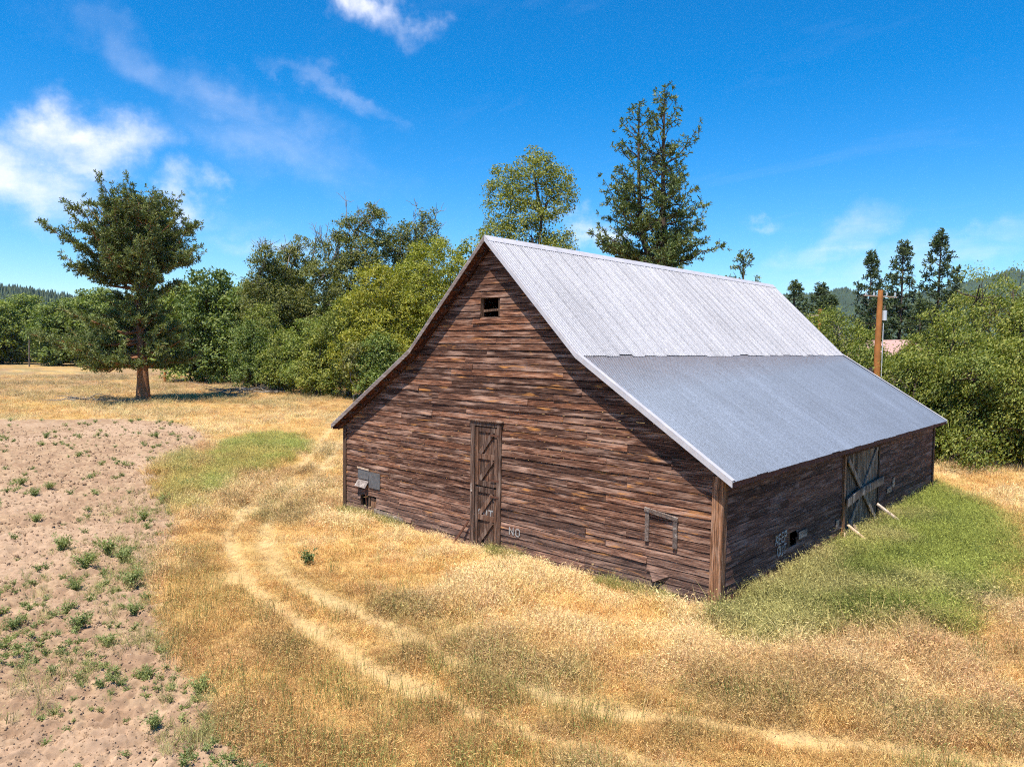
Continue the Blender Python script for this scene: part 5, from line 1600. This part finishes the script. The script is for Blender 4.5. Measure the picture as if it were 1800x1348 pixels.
M_CLOD = clod_mat()
clods = [clod_mesh(rt_) for _ in range(5)]
x, y, d, r = field_points(130000, 8.5, 60, 231)
rg = regions(x, y)
keep = r.random(len(x)) < rg['soil'] * np.clip(0.6 + 2 * rg['n1'], 0.1, 1)
x, y, d = x[keep], y[keep], d[keep]; n = len(x)
s = 0.0155 * np.exp(np.clip(r.normal(0, 0.5, n), -2, 0.95)) * np.clip((d / 14) ** 0.7, 0.8, 2.2)
cc = mix(C_SOIL * 1.05, C_SOIL2, 0.35 * r.random(n)) * r.uniform(0.9, 1.12, (n, 1))
scatter('soil_clods', 'crumbly clods of dry tilled soil', 'soil', np.stack([x, y, gz(x, y) + s * 0.1], 1), r.uniform(0, 6.28, (n, 3)), np.stack([s, s, s], 1), cc, clods, r.integers(0, 5, n))

# loose grassy weeds in drifts on the soil and along its edge
x, y, d, r = field_points(60000, 9, 50, 241)
rg = regions(x, y)
drift = np.zeros(len(x))
for cx_, cy_, rx_, w_ in ((-12.2, -8.5, 1.5, 0.8), (-13.9, -7.9, 1.3, 0.9), (-15.2, -7.0, 1.2, 0.5), (-18.8, -4.6, 1.4, 0.7), (-22.0, -3.2, 1.5, 0.6), (-7.2, -9.3, 0.7, 0.6), (-4.6, -9.9, 0.5, 0.5), (-3.4, -10.2, 0.5, 0.5), (-9.3, -8.9, 0.7, 0.4), (-10.5, -10.8, 1.0, 0.25), (-7.0, -11.2, 1.2, 0.2)):
    drift = np.maximum(drift, w_ * np.exp(-((x - cx_) ** 2 + (y - cy_) ** 2) / rx_ ** 2))
k = r.random(len(x)) < drift * rg['soil'] * np.clip(0.5 + 2.2 * rg['n1'], 0.05, 1)
x, y, d = x[k], y[k], d[k]; n = len(x)
c = mix(np.array([0.34, 0.36, 0.12]), C_STRAW * 0.8, r.random(n) * 0.6) * r.uniform(0.75, 1.2, (n, 1))
s = r.uniform(0.3, 0.75, n)
scatter('drift_weeds', 'loose pale green grassy weeds in drifts on the tilled soil', 'weeds', np.stack([x, y, gz(x, y)], 1), np.stack([r.normal(0, .25, n), r.normal(0, .25, n), r.uniform(0, 6.28, n)], 1), np.stack([s, s, s], 1), c, green, r.integers(0, 4, n))

# the larger weeds, one by one
WEEDS = [(-15.8, -8.5, 1.0), (-24.73, -6.9, 0.8), (-25.82, -6.09, 0.7), (-27.37, -6.67, 0.7), (-20.09, -8.05, 0.7), (-17.66, -5.59, 0.7), (-9.05, -10.08, 0.75), (-10.47, -9.88, 0.6), (-7.9, -9.96, 0.6), (-9.1, -9.02, 0.6), (-10.17, -10.96, 0.6),
         (-11.09, -8.35, 0.9), (-13.32, -8.66, 0.95), (-14.28, -7.79, 1.0), (-13.4, -7.7, 0.95), (-19.86, -4.1, 0.8), (-28.28, 0.17, 0.9), (-21.83, -2.31, 1.0), (-25.2, -0.9, 1.0), (-43.25, -1.59, 0.8), (-38.9, 3.2, 0.8), (-3.88, -10.64, 0.5), (-6.11, -9.97, 0.55), (-4.64, -9.6, 0.6), (-11.9, -9.3, 0.7)]
wbig = [weed_mesh('weed_plant', 0.50, 0.42, 26, 44, 0.065, rt_, L_WEED) for _ in range(4)]
for i, (wx_, wy_, s_) in enumerate(WEEDS):
    o = bpy.data.objects.new('weed_plant', wbig[i % 4]); COL.objects.link(o)
    o.location = (wx_, wy_, float(gz(np.array([wx_]), np.array([wy_]))[0]) - 0.02); o.scale = (s_ * 1.1, s_ * 1.1, s_); o.rotation_euler.z = i * 1.7
    tag(o, 'knee-high green weed clump growing in the bare tilled soil', 'weed', 'weed clumps in the tilled soil')
wm2 = [weed_mesh('broad_weed', 0.55, 0.4, 14, 30, 0.11, rt_, leaf_mat('thistle_leaves', (0.09, 0.12, 0.03), (0.15, 0.18, 0.05), (0.22, 0.25, 0.08), 0.3, 0.1)) for _ in range(2)]
for i, (wx_, wy_, lab) in enumerate([(1.9, 2.8, 'leafy thistle clump in the lush grass beside the barn'), (3.3, 9.0, 'leafy thistle clump far along the lush grass'), (-9.7, -4.4, 'small green weed standing between the wheel tracks')]):
    o = bpy.data.objects.new('thistle', wm2[i % 2]); COL.objects.link(o); o.location = (wx_, wy_, 0); o.rotation_euler.z = i; o.scale = (0.75, 0.75, 0.75)
    tag(o, lab, 'weed')

# ------------------------------------------------------------------ the air
def build_haze():
    m, nt, out = new_mat('summer_haze')
    v = N(nt, 'ShaderNodeVolumePrincipled', ins={'Color': (0.62, 0.80, 1.0, 1), 'Density': 0.00005, 'Anisotropy': 0.2})
    nt.links.new(v.outputs[0], out.inputs['Volume'])
    o = MB().box(-3200, 900, -900, 3600, -10.0, 260.0).build('haze', m)
    tag(o, 'thin summer haze over the valley', 'haze', kind='stuff')


build_haze()
